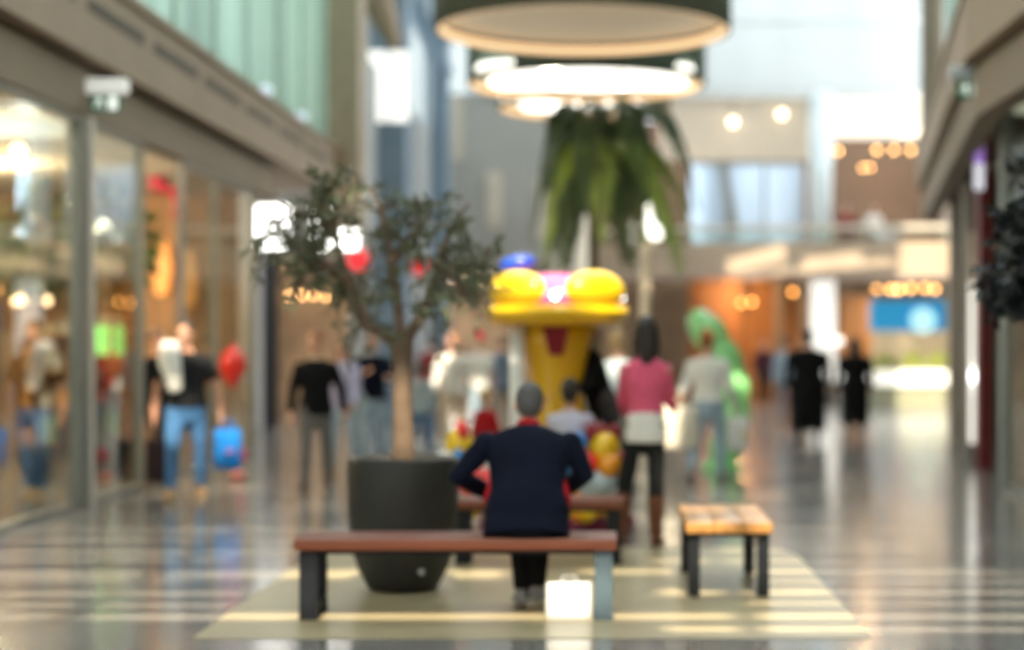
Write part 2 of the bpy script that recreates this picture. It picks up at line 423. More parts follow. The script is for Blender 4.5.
struct('ceiling_sun_block', MB().box(-4.75, -0.5, 36, 49.9, 12.38, 12.41), MATS['pale louvres'])  # unseen roof patch, added to keep sun stripes off the far wall
struct('wall_light_block', MB().box(-12, 12, -6.2, -6, 0, 12.4), mat('light blocking wall', (0.42, 0.36, 0.29), 0.8))  # unseen wall added behind the camera to cut frontal light
m = MB()
for x in (-5.45, -1.8, 2.0, 5.8, 8.5): m.box(x - .05, x + .05, -12, 50, 12.95, 13.2)
struct('ceiling_beams', m, mat('roof beams', (0.5, 0.5, 0.48), 0.6))

# ------------------------------------------------------------------ the far end
YB = 50.0
struct('wall_back', MB().box(-12, -0.9, YB, YB + 0.4, 3.9, 8.5), grey_wall)
m = MB()
for px0, px1, y0, y1 in ((486, 502, 172, 228), (452, 462, 95, 160), (535, 549, 178, 240)):
    a = P(px0, y1, YB - .06); b = P(px1, y0, YB - .06); m.box(a.x, b.x, YB - 0.08, YB, a.z, b.z)
struct('trim_17', m, mat('cream rib', (0.66, 0.60, 0.50), 0.7))
struct('ceiling_back', MB().box(-12, -0.9, YB, 58, 3.55, 3.9), dark_int)
struct('wall_back_shops', MB().box(-12, 14, 58, 58.3, 0, 3.6).box(-0.9, 10.5, 56.3, 56.5, 8.4, 8.5), mat('warm back shops', (0.32, 0.23, 0.15), 0.6, noise=0.4, scale=0.7))
# clerestory over the whole end
m = MB()
for x in (-4.9, -2.5, 0, 2.6, 9.1): m.box(x - .05, x + .05, YB, YB + .12, 8.5, 12.4)
m.box(-12, 10, YB, YB + .12, 8.42, 8.52)
m.box(-12, 10, YB, YB + .12, 10.55, 10.6)
o = struct('window_9', m, mat('white mullion', (0.75, 0.77, 0.77), 0.5))
MB().box(-12, 10, YB + .05, YB + .07, 8.52, 12.4).build('pane', wsky, o)
# balcony, curved in plan
plan = [(-1.6, 51.5), (-0.9, 50.1), (0.4, 49.2), (2.2, 48.5), (4.5, 48.0), (7.0, 47.8), (10.5, 47.8)]
def ribbon(pl, d0, d1, z0, z1):
    n = len(pl); f, bk = [], []
    for i, (x, y) in enumerate(pl):
        a = Vector(pl[max(0, i - 1)]); b = Vector(pl[min(n - 1, i + 1)]); t = (b - a).normalized(); nn = Vector((-t.y, t.x))
        p = Vector((x, y)); f.append(tuple(p + nn * d0)); bk.append(tuple(p + nn * d1))
    return MB().prism(f + bk[::-1], z0, z1)
cream = mat('cream balcony front', (0.50, 0.39, 0.285), 0.7, noise=0.12, scale=0.8)
o = struct('trim_18', ribbon(plan, 0, 0.25, 3.45, 4.30), cream)
ribbon(plan, -0.06, 0.30, 4.62, 4.74).build('handrail', mat('pale rail', (0.75, 0.68, 0.58), 0.5), o)
ribbon(plan, 0.10, 0.13, 4.30, 4.62).build('parapet_glass', shop_glass, o)
ribbon(plan, -0.08, 0.28, 3.33, 3.45).build('lower_lip', mat('mauve lip', (0.42, 0.33, 0.29), 0.6), o)
struct('ceiling_balcony', MB().prism([(-1.6, 51.5), (-0.9, 50.3), (2.2, 48.8), (7, 48.1), (10.5, 48.1), (10.5, 57.9), (-1.6, 57.9)], 3.5, 3.75), mat('soffit mauve', (0.45, 0.38, 0.33), 0.8))
# upper storey
struct('wall_upper_back', MB().box(-0.9, 10.5, 56.0, 56.2, 3.75, 8.5), mat('upper brown wall', (0.055, 0.030, 0.016), 0.6, noise=0.3, scale=0.8))
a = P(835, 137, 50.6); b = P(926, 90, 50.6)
struct('trim_19', MB().box(a.x, b.x, 50.6, 50.9, a.z, b.z), glow('cream fascia glow', (1.0, 0.90, 0.76), 0.75))  # bright light on the cream fascia, put in as a glow
a = P(660, 160, 50.7); b = P(834, 92, 50.7)
struct('trim_20', MB().box(a.x, b.x, 50.7, 50.95, a.z, b.z), mat('beige fascia', (0.78, 0.66, 0.52), 0.7))
a = P(690, 236, 51.2); b = P(803, 160, 51.2)
o = struct('window_10', MB().box(a.x, b.x, 51.18, 51.30, 3.75, 4.0).box(a.x, b.x, 51.18, 51.3, b.z - .1, b.z).box(a.x + 1.0, a.x + 1.06, 51.18, 51.3, 4, b.z).box(a.x + 2.1, a.x + 2.16, 51.18, 51.3, 4, b.z).add([P(718, 160, 51.15), P(726, 160, 51.15), P(740, 236, 51.15), P(730, 236, 51.15), P(718, 160, 51.25), P(726, 160, 51.25), P(740, 236, 51.25), P(730, 236, 51.25)], [(0, 1, 2, 3), (4, 5, 6, 7), (0, 1, 5, 4), (1, 2, 6, 5), (2, 3, 7, 6), (3, 0, 4, 7)]), metal)
MB().box(a.x, b.x, 51.23, 51.25, 4.0, b.z - .1).build('pane', frosted('blue white glass', (0.80, 0.90, 0.98), 0.1, 0.35), o)
def column(n, px0, px1, Y, z0, z1, m):
    a = P(px0, 0, Y).x; b = P(px1, 0, Y).x
    r = (b - a) / 2
    return struct('trim_%d' % n, MB().lathe([(r, z0), (r, z1)], 24, ((a + b) / 2, Y, 0)), m, smooth=True)
column(21, 809, 832, 49.6, 3.75, 8.5, mat('pale blue column', (0.72, 0.82, 0.86), 0.4))
column(22, 806, 842, 50.4, 0, 1.0, mat('grey column base', (0.45, 0.43, 0.4), 0.5))
column(23, 548, 597, 47.0, 0, 5.6, mat('cream round column', (0.80, 0.70, 0.55), 0.6))
struct('wall_back_pier', MB().box(P(800, 0, 53).x, P(812, 0, 53).x, 52.8, 53.2, 0, 3.5).box(P(775, 0, 53).x, P(782, 0, 53).x, 52.8, 53.2, 0, 3.5), dark_int)
struct('wall_right_far', MB().box(10.3, 10.5, 32, 58, 0, 8.5), mat('far right wall', (0.45, 0.38, 0.30), 0.7))
# warm shop fronts at the end
warm = mat('orange lit timber', (0.36, 0.155, 0.045), 0.5, noise=0.75, scale=.8, stretch=(3, 3, .3))
for i, (p0, p1, t) in enumerate(((690, 806, 282), (838, 872, 296), (872, 960, 330))):
    a = P(p0, 400, 54); b = P(p1, t, 54)
    struct('wall_back_shop_%d' % (i + 1), MB().box(a.x, b.x, 54, 54.15, 0, b.z if i else 3.5), warm if i < 2 else mat('pale shop back', (0.55, 0.5, 0.38), 0.7, noise=0.4, scale=1.5))

# ------------------------------------------------------------------ pendant drum lamps
def drum(label, X, Y, zb, rad, diff_mat, rim_mat, shell):
    t = thing('drum_pendant_lamp', label, 'lamp', (X, Y, zb), 0)
    h = 1.15
    MB().lathe([(rad, 0), (rad, h), (rad - .04, h), (rad - .04, 0)], 72, close=True).build('shade', shell, t, True)
    MB().lathe([(rad - .045, .0), (rad - .045, .10), (rad - .075, .10), (rad - .075, 0.0)], 72, close=True).build('rim_light', rim_mat, t, True)
    MB().lathe([(0.001, .16), (rad - .05, .16), (rad - .05, .18), (0.001, .18)], 72).build('diffuser', diff_mat, t)
    MB().lathe([(0.001, h - .02), (rad - .04, h - .02), (rad - .04, h), (0.001, h)], 48).build('top_plate', shell, t)
    for k in range(3):
        an = 2 * PI * k / 3 + .4
        MB().tube((rad * .8 * math.cos(an), rad * .8 * math.sin(an), h), (rad * .8 * math.cos(an), rad * .8 * math.sin(an), 12.42 - zb), .012, seg=8).build('suspension_cable', metal, t)
    return t
shell = mat('olive drum shell', (0.15, 0.15, 0.105), 0.7, noise=0.05)
drum('large olive drum lamp with cream underside, nearest the camera at the top', -0.33, 22.0, 5.36, 1.81,
     glow('cream diffuser', (0.80, 0.66, 0.48), 0.25), glow('warm rim', (1.0, 0.70, 0.40), 1.0), shell)
t2 = drum('second drum lamp with brilliant white discs behind the palm crown', -0.35, 26.4, 5.33, 1.75,
     glow('dim diffuser', (0.85, 0.85, 0.75), 0.25), glow('warm rim soft', (1.0, 0.66, 0.36), 0.6), mat('grey green drum shell', (0.17, 0.21, 0.17), 0.7))
t3 = drum('farthest drum lamp, brilliant white below the second one', -0.45, 31.2, 5.62, 1.5,
     MATS['dim diffuser'], MATS['warm rim soft'], MATS['grey green drum shell'])
for tt, sp_, f_ in ((t2, ((-.95, -.85, .60), (-.05, -.95, .58), (1.05, -.75, .5), (-.85, .45, .6), (.1, .6, .55), (.95, .5, .55)), 1), (t3, ((-.8, -.5, .6), (.1, -.6, .5), (.9, -.35, .4), (-.55, .5, .55), (.5, .6, .5)), 1)):
    for x, y, a in sp_:
        MB().lathe([(0.001, .09), (a, .09), (a, .15), (0.001, .15)], 32, (x, y, 0)).build('lamp_disc', glow('white disc', (1, 0.97, 0.88), 2.6), tt)

# ------------------------------------------------------------------ exit signs
def running_man(mb, x0, z0, s, yf):
    def q(pts): mb.add([(x0 + p[0] * s, yf, z0 + p[1] * s) for p in pts] + [(x0 + p[0] * s, yf + .004, z0 + p[1] * s) for p in pts],
                       [tuple(range(len(pts))), tuple(range(2 * len(pts) - 1, len(pts) - 1, -1))] + [(i, (i + 1) % len(pts), len(pts) + (i + 1) % len(pts), len(pts) + i) for i in range(len(pts))])
    q([(.48 + .07 * math.cos(a * PI / 5), .88 + .07 * math.sin(a * PI / 5)) for a in range(10)])
    q([(.36, .78), (.54, .80), (.56, .48), (.40, .46)])
    q([(.40, .50), (.52, .50), (.30, .28), (.12, .18), (.10, .25), (.24, .34)])
    q([(.46, .50), (.57, .50), (.72, .30), (.66, .06), (.58, .08), (.62, .30)])
    q([(.38, .78), (.40, .70), (.22, .58), (.16, .66)])
    q([(.52, .78), (.54, .70), (.72, .62), (.74, .70)])
def exit_sign(label, c, w, side, head):
    t = thing('exit_sign', label, 'exit sign', c)
    MB().rbox(-w / 2, w / 2, -.07, .07, 0, .14, .03, 3).build('housing', head, t, True)
    a, b = (-w * .34, w * .34)
    MB().rbox(a, b, -.02, .02, -.17, 0.005, .008).build('sign_panel', mat('dark exit green', (0.02, 0.13, 0.06), 0.4, emit=(0.03, 0.25, 0.10), est=0.1), t)
    mb = MB(); running_man(mb, a + .02, -.155, .14, -.027); mb.build('running_figure', glow('sign white', (0.95, 1, 0.95), .8), t)
    mb = MB(); mb.box(b - .115, b - .03, -.027, -.023, -.15, -.02).build('door_symbol', MATS['sign white'], t)
    if side < 0: MB().rbox(-.46, -w / 2 + .02, -.03, .03, .04, .10, .008).build('bracket', taupe, t)
    else: MB().rbox(w / 2 - .02, .42, -.03, .03, .04, .10, .008).build('bracket', taupe, t)
    return t
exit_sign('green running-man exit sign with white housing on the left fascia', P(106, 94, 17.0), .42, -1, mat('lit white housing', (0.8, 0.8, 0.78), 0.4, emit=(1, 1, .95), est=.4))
exit_sign('green running-man exit sign with bluish grey housing on the right fascia', P(970, 81, 17.6), .40, 1, mat('blue grey housing', (0.50, 0.56, 0.60), 0.4))
for i, (px, py, Y, nm) in enumerate(((282, 104, 26.0, 'nearer'), (313, 126, 29.0, 'farther'))):
    c = P(px, py, Y); c.x = -4.98; c.z = 5.02
    t = thing('spot_lamp', 'small pale spot lamp on top of the left fascia, the %s of the two' % nm, 'spot lamp', c, 0, 'spot lamps on the left fascia')
    MB().lathe([(.06, 0), (.06, .03), (.02, .03), (.02, .10)], 16).build('foot', metal, t, True)
    MB().loft([((0.02, -.10, .17), .09, .09), ((0.02, .10, .20), .07, .07)], 16, cap='flat').build('head', glow('pale spot', (0.75, 0.85, 1), .7), t, True)

# ------------------------------------------------------------------ benches
wood = mat('red brown bench timber', (0.18, 0.05, 0.022), 0.5, noise=0.25, scale=5, stretch=(.4, 6, 6))
wood2 = mat('honey bench timber', (0.50, 0.24, 0.07), 0.38, noise=0.25, scale=5, stretch=(6, .4, 6))
leg_m = mat('dark blue grey leg steel', (0.010, 0.012, 0.016), 0.5, noise=0.15, spec=.3)
leg_sky = mat('blue grey leg steel', (0.085, 0.125, 0.15), 0.45, noise=0.1)  # same leg steel, lightened: the sky's reflection is put into the colour
def bench(label, X0, X1, Y0, Y1, along='x', m=wood, legs=None, z=.455, th=.065, name='bench'):
    cx, cy = (X0 + X1) / 2, (Y0 + Y1) / 2
    t = thing(name, label, 'bench', (cx, cy, 0))
    hx, hy = (X1 - X0) / 2, (Y1 - Y0) / 2
    if along == 'x':
        n = 3; w = (2 * hy - .016) / n
        for k in range(n):
            MB().rbox(-hx, hx, -hy + k * (w + .008), -hy + k * (w + .008) + w, z - th, z, .012, 3).build('seat_plank', m, t, True)
        MB().box(-hx + .05, hx - .05, -hy + .06, hy - .06, z - th - .025, z - th).build('frame_rail', leg_m, t)
        for s, lm in ((-1, legs[0]), (1, legs[1])):
            x = s * (hx - .075)
            mb = MB(); mb.rbox(x - .05, x + .05, -hy + .03, -hy + .09, .012, z - th, .006); mb.rbox(x - .05, x + .05, hy - .09, hy - .03, .012, z - th, .006)
            mb.box(x - .045, x + .045, -hy + .09, hy - .09, .05, .09); mb.box(x - .055, x + .055, -hy + .02, hy - .02, .004, .014)
            mb.build('leg', lm, t)
    else:
        n = 3; w = (2 * hx - .006) / n
        for k in range(n):
            MB().rbox(-hx + k * (w + .003), -hx + k * (w + .003) + w, -hy, hy, z - th, z, .005, 2).build('seat_plank', m, t, True)
        MB().box(-hx + .05, hx - .05, -hy + .05, hy - .05, z - th - .025, z - th).build('frame_rail', leg_m, t)
        for sy in (-1, 1):
            for sx in (-1, 1):
                x = sx * (hx - .05); y = sy * (hy - .09)
                MB().rbox(x - .035, x + .035, y - .05, y + .05, .004, z - th, .006).build('leg', legs[0], t)
    return t
bench('long red-brown bench nearest the camera, the one the man in navy sits on', -1.745, 0.04, 9.92, 10.36, 'x', wood, (leg_m, leg_sky))
bench('red-brown bench partly hidden behind the man in navy', -1.10, 0.10, 12.45, 12.85, 'x', wood, (leg_m, leg_m))
bench('short honey-coloured bench seen end-on at the right of the sand inlay', .46, .98, 10.85, 12.15, 'y', wood2, (leg_m,))

# ------------------------------------------------------------------ planter and olive tree
def planter(label, X, Y, rt, rb, h, m, plate=True):
    t = thing('planter_pot', label, 'plant pot', (X, Y, 0))
    prof = [(rb - .05, .004), (rb, .02), (rb + (rt - rb) * .42, h * .14), (rb + (rt - rb) * .75, h * .28), (rt - .015, h * .45), (rt, h * .65), (rt, h * .97), (rt - .01, h), (rt - .05, h), (rt - .055, h - .10)]
    MB().lathe(prof, 48).build('pot', m, t, True)
    MB().lathe([(0.001, h - .085), (rt - .055, h - .085), (rt - .055, h - .075), (.001, h - .07)], 32).build('soil', mat('dark soil', (0.05, 0.035, 0.025), 0.95, noise=.3, scale=20, bump=.5), t)
    if plate:
        an = R(-62); r = rb + (rt - rb) * .36; 
        mb = MB(); mb.ball((0, 0, 0), .022, .006, .022)
        o = mb.build('badge', mat('pale badge', (0.5, 0.5, 0.5), .4), t, True)
        o.location = (r * math.cos(an) + .018, r * math.sin(an) - .018, .148); o.rotation_euler = (R(-20), 0, R(28))
    return t
pot_m = mat('charcoal pot', (0.022, 0.022, 0.02), 0.55, noise=0.15)
PX, PY = P(403, 593, 11.2).x, 11.2
planter('tall rounded charcoal pot on the sand inlay holding the olive tree', PX, PY, .345, .215, .83, pot_m)

def leaf_mesh(mb, base, d, L, wd, nrm):
    side = d.cross(nrm).normalized() * wd
    mid = base + d * L * .5 + nrm * L * .06
    mb.add([base, mid + side, base + d * L, mid - side], [(0, 1, 2), (0, 2, 3)])
def rnd_dir():
    while True:
        v = Vector((random.uniform(-1, 1), random.uniform(-1, 1), random.uniform(-1, 1)))
        if .1 < v.length < 1: return v.normalized()
def tree(name, label, base, limbs, twigs, leaves, leaf_len, barkm, leafm, trunk_m, trunk_top, r0, spread, droop=.35, bare=0.0):
    """limbs: list of point lists from the fork; every limb carries twigs and leaves"""
    t = thing(name, label, 'tree', base)
    MB().loft([((0, 0, 0), r0 * 1.25, r0 * 1.2), ((.004, .0, .25 * trunk_top), r0, r0), ((-.006, 0, .6 * trunk_top), r0 * .92, r0 * .9), ((0, 0, trunk_top), r0 * .95, r0 * .9)], 14).build('trunk', trunk_m, t, True)
    br, lf = MB(), MB()
    for pl in limbs:
        pl = [Vector(p) for p in pl]; n = len(pl)
        br.loft([(p, r0 * (.62 - .5 * i / (n - 1)), r0 * (.62 - .5 * i / (n - 1))) for i, p in enumerate(pl)], 8)
        for k in range(twigs):
            f = bare + (1 - bare) * random.random(); f *= (n - 1); i = min(n - 2, int(f)); p = pl[i].lerp(pl[i + 1], f - i)
            d = (rnd_dir() + Vector((0, 0, .35))).normalized(); L = spread * random.uniform(.5, 1.0)
            q = p + d * L * .55; e = p + d * L + Vector((0, 0, -droop * L * random.random()))
            br.loft([(p, .007, .007), (q, .005, .005), (e, .003, .003)], 5)
            for j in range(leaves):
                u = random.random() ** .7
                c = p.lerp(q, u * 2) if u < .5 else q.lerp(e, u * 2 - 1)
                dd = (rnd_dir() + (e - p).normalized() * .6 + Vector((0, 0, -.25))).normalized()
                leaf_mesh(lf, c, dd, leaf_len * random.uniform(.7, 1.2), leaf_len * .17, rnd_dir())
    br.build('branches', barkm, t, True)
    lf.build('foliage', leafm, t, fix=False)
    return t
bark = mat('olive bark', (0.16, 0.11, 0.075), 0.9, noise=.3, scale=12, bump=.6)
trunk_pale = mat('pale trunk bark', (0.15, 0.10, 0.065), 0.9, noise=.2, scale=10, bump=.4)
olive = mat('olive leaves', (0.125, 0.145, 0.075), 0.5, noise=.45, scale=9)
def L3(*pts): return [(PXY[0], PXY[1], PXY[2]) for PXY in pts]
zt = .74; s_ = 11.2 / F
def tp(px, py, dy=0): return ((px - 403) * s_, dy, CAMZ - (py - VY) * s_ - zt)
fork = tp(402, 346)
limbs = [[fork, tp(368, 325, -.05), tp(350, 278, -.12), tp(338, 235, -.2), tp(318, 205, -.25)],
         [fork, tp(396, 305, .1), tp(388, 260, .18), tp(378, 210, .22), tp(365, 185, .25)],
         [fork, tp(425, 312, -.05), tp(440, 265, -.08), tp(452, 230, -.1), tp(470, 205, -.1)],
         [tp(350, 278, -.12), tp(320, 262, -.2), tp(292, 240, -.22), tp(278, 222, -.2)],
         [tp(440, 265, -.08), tp(462, 268, .1), tp(480, 258, .2), tp(490, 250, .25)],
         [tp(388, 260, .18), tp(410, 230, .3), tp(425, 205, .35)],
         [tp(338, 235, -.2), tp(330, 205, -.35), tp(345, 185, -.4)],
         [tp(368, 325, -.05), tp(345, 300, .2), tp(325, 275, .3)],
         [tp(440, 265, -.08), tp(458, 278, -.2), tp(470, 298, -.25)], [tp(320, 262, -.2), tp(305, 270, -.1), tp(300, 288, 0)]]
tree('olive_tree', 'small grey-green olive tree with a forked trunk growing in the charcoal pot', (PX, PY, zt), limbs, 20, 15, .07, bark, olive, trunk_pale, fork[2] + .02, .066, .32, droop=.7, bare=.18)

# dark tree by the right-hand shops
planter('plain charcoal pot under the dark tree at the right edge', 3.06, 11.2, .33, .21, .62, pot_m, False)
lim = [[(0, 0, .85), (-.18, -.1, 1.15), (-.42, -.1, 1.45), (-.50, -.05, 1.75)], [(0, 0, .85), (.12, .1, 1.2), (.2, .2, 1.7), (.12, .2, 2.1)],
       [(0, 0, .85), (-.12, .12, 1.3), (-.3, .2, 1.75), (-.36, .1, 2.08)], [(0, 0, .85), (.05, -.2, 1.2), (-.1, -.35, 1.6), (-.32, -.35, 1.9)], [(-.18, -.1, 1.15), (-.42, .05, 1.28), (-.58, .05, 1.45)]]
tree('fig_tree', 'dark leafy tree cut off by the right edge of the picture', (3.06, 11.2, .54), lim, 56, 20, .13, bark, mat('very dark leaves', (0.012, 0.018, 0.02), .45, noise=.4), bark, .86, .045, .25, droop=.5)

# ------------------------------------------------------------------ palm
pc = P(594, 160, 24.3)
planter('low round dark planter hidden at the foot of the tall palm', pc.x, 24.3, .5, .4, .6, pot_m, False)
palm = thing('palm_tree', 'tall slender palm with drooping fronds under the drum lamps', 'palm', (pc.x, 24.3, .52))
zc = pc.z - .52
MB().loft([((0, 0, 0), .11, .11), ((.02, 0, zc * .3), .075, .075), ((-.02, 0, zc * .7), .065, .065), ((0, 0, zc), .06, .06)], 12).build('trunk', mat('palm trunk', (0.15, 0.11, 0.07), .9, noise=.3, scale=15, bump=.5), palm, True)
fr_m = [mat('dark palm frond', (0.06, 0.095, 0.03), .5, noise=.3), mat('backlit palm frond', (0.32, 0.40, 0.08), .5, noise=.3)]  # brighter green puts backlight through the leaves into the colour
def frond(az, L, rise, fall, m):
    mb = MB(); d = Vector((math.cos(az), math.sin(az), 0)); sd = Vector((-d.y, d.x, 0)); N = 18; pts = []
    for i in range(N + 1):
        u = i / N
        pts.append(Vector((0, 0, zc - .05)) + d * (L * (u - .28 * u ** 3)) + Vector((0, 0, rise * math.sin(PI * min(1, u * 1.1)) - fall * u * u)))
    mb.loft([(p, .018 * (1 - .8 * i / N), .012 * (1 - .8 * i / N)) for i, p in enumerate(pts)], 5)
    for i in range(2, N + 1):
        u = i / N; lw = .55 * math.sin(PI * (u * .85 + .1)) * (.8 + .2 * random.random())
        for s in (-1, 1):
            for h in (0, .5):
                p = pts[i - 1].lerp(pts[i], h)
                tdir = (pts[i] - pts[i - 1]).normalized()
                dd = (sd * s * .75 + tdir * .55 + Vector((0, 0, -.65 - .3 * random.random()))).normalized()
                leaf_mesh(mb, p, dd, lw, .032, tdir.cross(dd).normalized())
    return mb.build('frond', m, palm, fix=False)
for k in range(25):
    az = 2 * PI * k / 25 + random.uniform(-.12, .12)
    up = k % 3
    frond(az, random.uniform(1.35, 1.6) + .42 * math.cos(az), (.95, .5, .25)[up], (.7, 1.15, 1.5)[up] * random.uniform(.85, 1.1), fr_m[1 if (up and (k % 5 in (1, 4) or math.cos(az) > .55)) else 0])

# ------------------------------------------------------------------ globe lamp post
g0 = P(656, 220, 27); g1 = P(634, 233, 27)
t = thing('lamp_post', 'cream lamp post with white globes to the right of the palm', 'lamp post', (P(645, 0, 27).x, 27, 0))
ox = P(645, 0, 27).x
MB().lathe([(.16, 0), (.16, .05), (.075, .12), (.07, g0.z - .6), (.05, g0.z - .28)], 20).build('post', mat('cream post', (0.72, 0.6, 0.44), .5), t, True)
mb = MB(); mb.loft([((0, 0, g0.z - .5), .025, .025), ((g0.x - ox, 0, g0.z - .28), .02, .02)], 8); mb.loft([((0, 0, g0.z - .55), .025, .025), ((g1.x - ox, 0, g1.z - .16), .02, .02)], 8)
mb.build('arms', MATS['cream post'], t, True)
MB().ball((g0.x - ox, 0, g0.z), .20, .20, .30).build('globe', glow('white globe', (1, .97, .88), 2.6), t, True)
MB().ball((g1.x - ox, 0, g1.z), .13, .13, .16).build('globe', glow('dim globe', (1, .93, .8), .9), t, True)

# ------------------------------------------------------------------ mini carousel
yel = mat('sunny yellow plastic', (0.95, 0.60, 0.01), .25, noise=.04, coat=.5)
yel2 = mat('golden yellow plastic', (0.75, 0.42, 0.005), .3, noise=.06, coat=.4)
pink = mat('candy pink plastic', (0.80, 0.11, 0.36), .3, noise=.06, coat=.5)
red = mat('bright red plastic', (0.85, 0.02, 0.015), .25, noise=.04, coat=.5)
maroon = mat('maroon panel', (0.25, 0.008, 0.02), .35)
blue = mat('royal blue plastic', (0.02, 0.08, 0.55), .25, coat=.5)
sky_b = mat('sky blue plastic', (0.03, 0.25, 0.65), .25, coat=.5)
bulb_w = glow('white bulb', (1, .97, .9), 7)
CX, CY = P(557, 0, 14.7).x, 14.7
ca = thing('mini_carousel', 'small coin ride carousel with yellow scalloped canopy and pink dome', 'carousel', (CX, CY, 0))
k_ = 14.7 / F
def zz(py): return CAMZ - (py - VY) * k_
MB().lathe([(.62, .004), (.64, .03), (.64, .13), (.58, .17), (.001, .18)], 48).build('base', mat('dark magenta base', (0.22, 0.02, 0.07), .35), ca, True)
zt_, zb_ = zz(324), zz(382)
MB().lathe([(.30, .17), (.27, .5), (.21, zb_), (.26, zz(350)), (.33, zt_)], 32).build('column', yel2, ca, True)
for an in (-90, 30, 150):
    mb = MB(); a = R(an)
    d = Vector((math.cos(a), math.sin(a), 0)); s = Vector((-d.y, d.x, 0))
    vs = []
    for off in (0, .02):
        vs += [d * (.325 + off) + s * .105 + Vector((0, 0, zt_ - .025)), d * (.325 + off) - s * .105 + Vector((0, 0, zt_ - .025)), d * (.25 + off) - s * .055 + Vector((0, 0, zz(355))), d * (.25 + off) + s * .055 + Vector((0, 0, zz(355)))]
    mb.add(vs, [(0, 1, 2, 3), (4, 5, 6, 7), (0, 1, 5, 4), (1, 2, 6, 5), (2, 3, 7, 6), (3, 0, 4, 7)]).build('emblem_panel', maroon, ca)
MB().lathe([(.001, zt_ - .02), (.50, zt_ - .02), (.555, zz(324)), (.585, zz(308)), (.56, zz(306)), (.001, zz(307))], 48).build('canopy', yel2, ca, True)
dome = MB().lathe([(.52, zz(308)), (.50, zz(292)), (.40, zz(281)), (.22, zz(275)), (.001, zz(273))], 40).build('dome', pink, ca, True)
NL = 4
mb = MB(); mb.lathe([(.545 + .045 * math.cos(2 * PI * q / 12), zz(312) + .045 * math.sin(2 * PI * q / 12)) for q in range(12)], 48, close=True); mb.build('rim_tube', yel, ca, True)
for k in range(NL):
    a = R(-90 + 360 / NL / 2) + 2 * PI * k / NL
    rot = Matrix.Rotation(a + PI / 2, 3, 'Z')
    c = Vector((.44 * math.cos(a), .44 * math.sin(a), zz(292)))
    MB().ball(c, .31, .15, .165, 24, 12, rot).build('scallop', yel, ca, True)
    b = a + PI / NL
    MB().ball((.52 * math.cos(b), .52 * math.sin(b), zz(297)), .032).build('bulb', bulb_w, ca, True)
    MB().ball((.535 * math.cos(a), .535 * math.sin(a), zz(286)), .030).build('bulb', bulb_w, ca, True)
mb = MB(); c0 = Vector((-.33, .1, zz(290))); mb.tube(c0, c0 + Vector((0, 0, .16)), .02); mb.build('finial_stem', yel, ca)
MB().ball((-.33, .1, zz(263)), .155, .09, .075, rot=Matrix.Rotation(R(-12), 3, 'Y')).build('finial', blue, ca, True)
for k in range(3):
    a = R((0, 70, 112)[k])
    x, y = .36 * math.cos(a), .36 * math.sin(a)
    if k == 0: x, y = P(517, 0, 14.5).x - CX, -.2
    MB().tube((x, y, .17), (x, y, zt_ + .02), .062, seg=16).build('pole', white, ca, True)
def ride_car(x, y, rz, cols):
    M = Matrix.Rotation(rz, 4, 'Z'); T = Matrix.Translation((x, y, 0)) @ M
    def put(mb, name, m, par):
        mb.v = [T @ v for v in mb.v]; return mb.build(name, m, par, True)
    body = put(MB().loft([((0, .20, .42), .15, .10), ((0, .05, .40), .17, .13), ((0, -.15, .42), .16, .13), ((0, -.28, .50), .12, .11)], 18), 'ride_car', cols[0], ca)
    put(MB().ball((0, -.26, .73), .125, .12, .125), 'ball_head', cols[1], body)
    put(MB().ball((.0, -.37, .60), .105, .09, .09), 'nose', cols[2], body)
    for s in (-1, 1):
        put(MB().ball((.13 * s, -.28, .62), .075, .06, .085), 'cheek', cols[3], body)
        put(MB().ball((.12 * s, -.18, .22), .085, .10, .075), 'foot', cols[4], body)
        put(MB().ball((.12 * s, .12, .22), .085, .10, .075), 'foot', cols[4], body)
        put(MB().ball((.10 * s, -.24, .85), .055, .05, .075), 'ear', cols[5], body)
    put(MB().loft([((0, .20, .50), .13, .03), ((0, .24, .68), .12, .03), ((0, .24, .80), .08, .025)], 14), 'backrest', cols[3], body)
    put(MB().loft([((-.13, -.12, .66), .014, .014), ((.13, -.12, .66), .014, .014)], 8), 'handlebar', white, body)
    return body
pale_b = mat('pale blue plastic', (0.55, 0.70, 0.80), .25, coat=.5)
orange = mat('orange plastic', (0.95, 0.35, 0.01), .25, coat=.5)
ride_car(.28, -.52, R(25), (pale_b, yel, orange, red, yel, maroon))
ride_car(-.52, -.18, R(-80), (red, yel, white, sky_b, yel, red))
ride_car(.1, .5, R(170), (sky_b, red, yel, yel, yel, blue))
q_ = P(577, 443, 13.85)
MB().ball((q_.x - CX, q_.y - CY, q_.z), .085).build('blue_ball', sky_b, ca, True)
MB().tube((q_.x - CX, q_.y - CY, .17), (q_.x - CX, q_.y - CY, q_.z - .07), .022).build('ball_stem', orange, ca)
q_ = P(598, 432, 14.2)
MB().ball((q_.x - CX, q_.y - CY, q_.z), .08).build('maroon_ball', mat('crimson ball', (0.35, 0.01, 0.02), .3), ca, True)
MB().tube((q_.x - CX, q_.y - CY, .17), (q_.x - CX, q_.y - CY, q_.z - .07), .022).build('ball_stem', orange, ca)

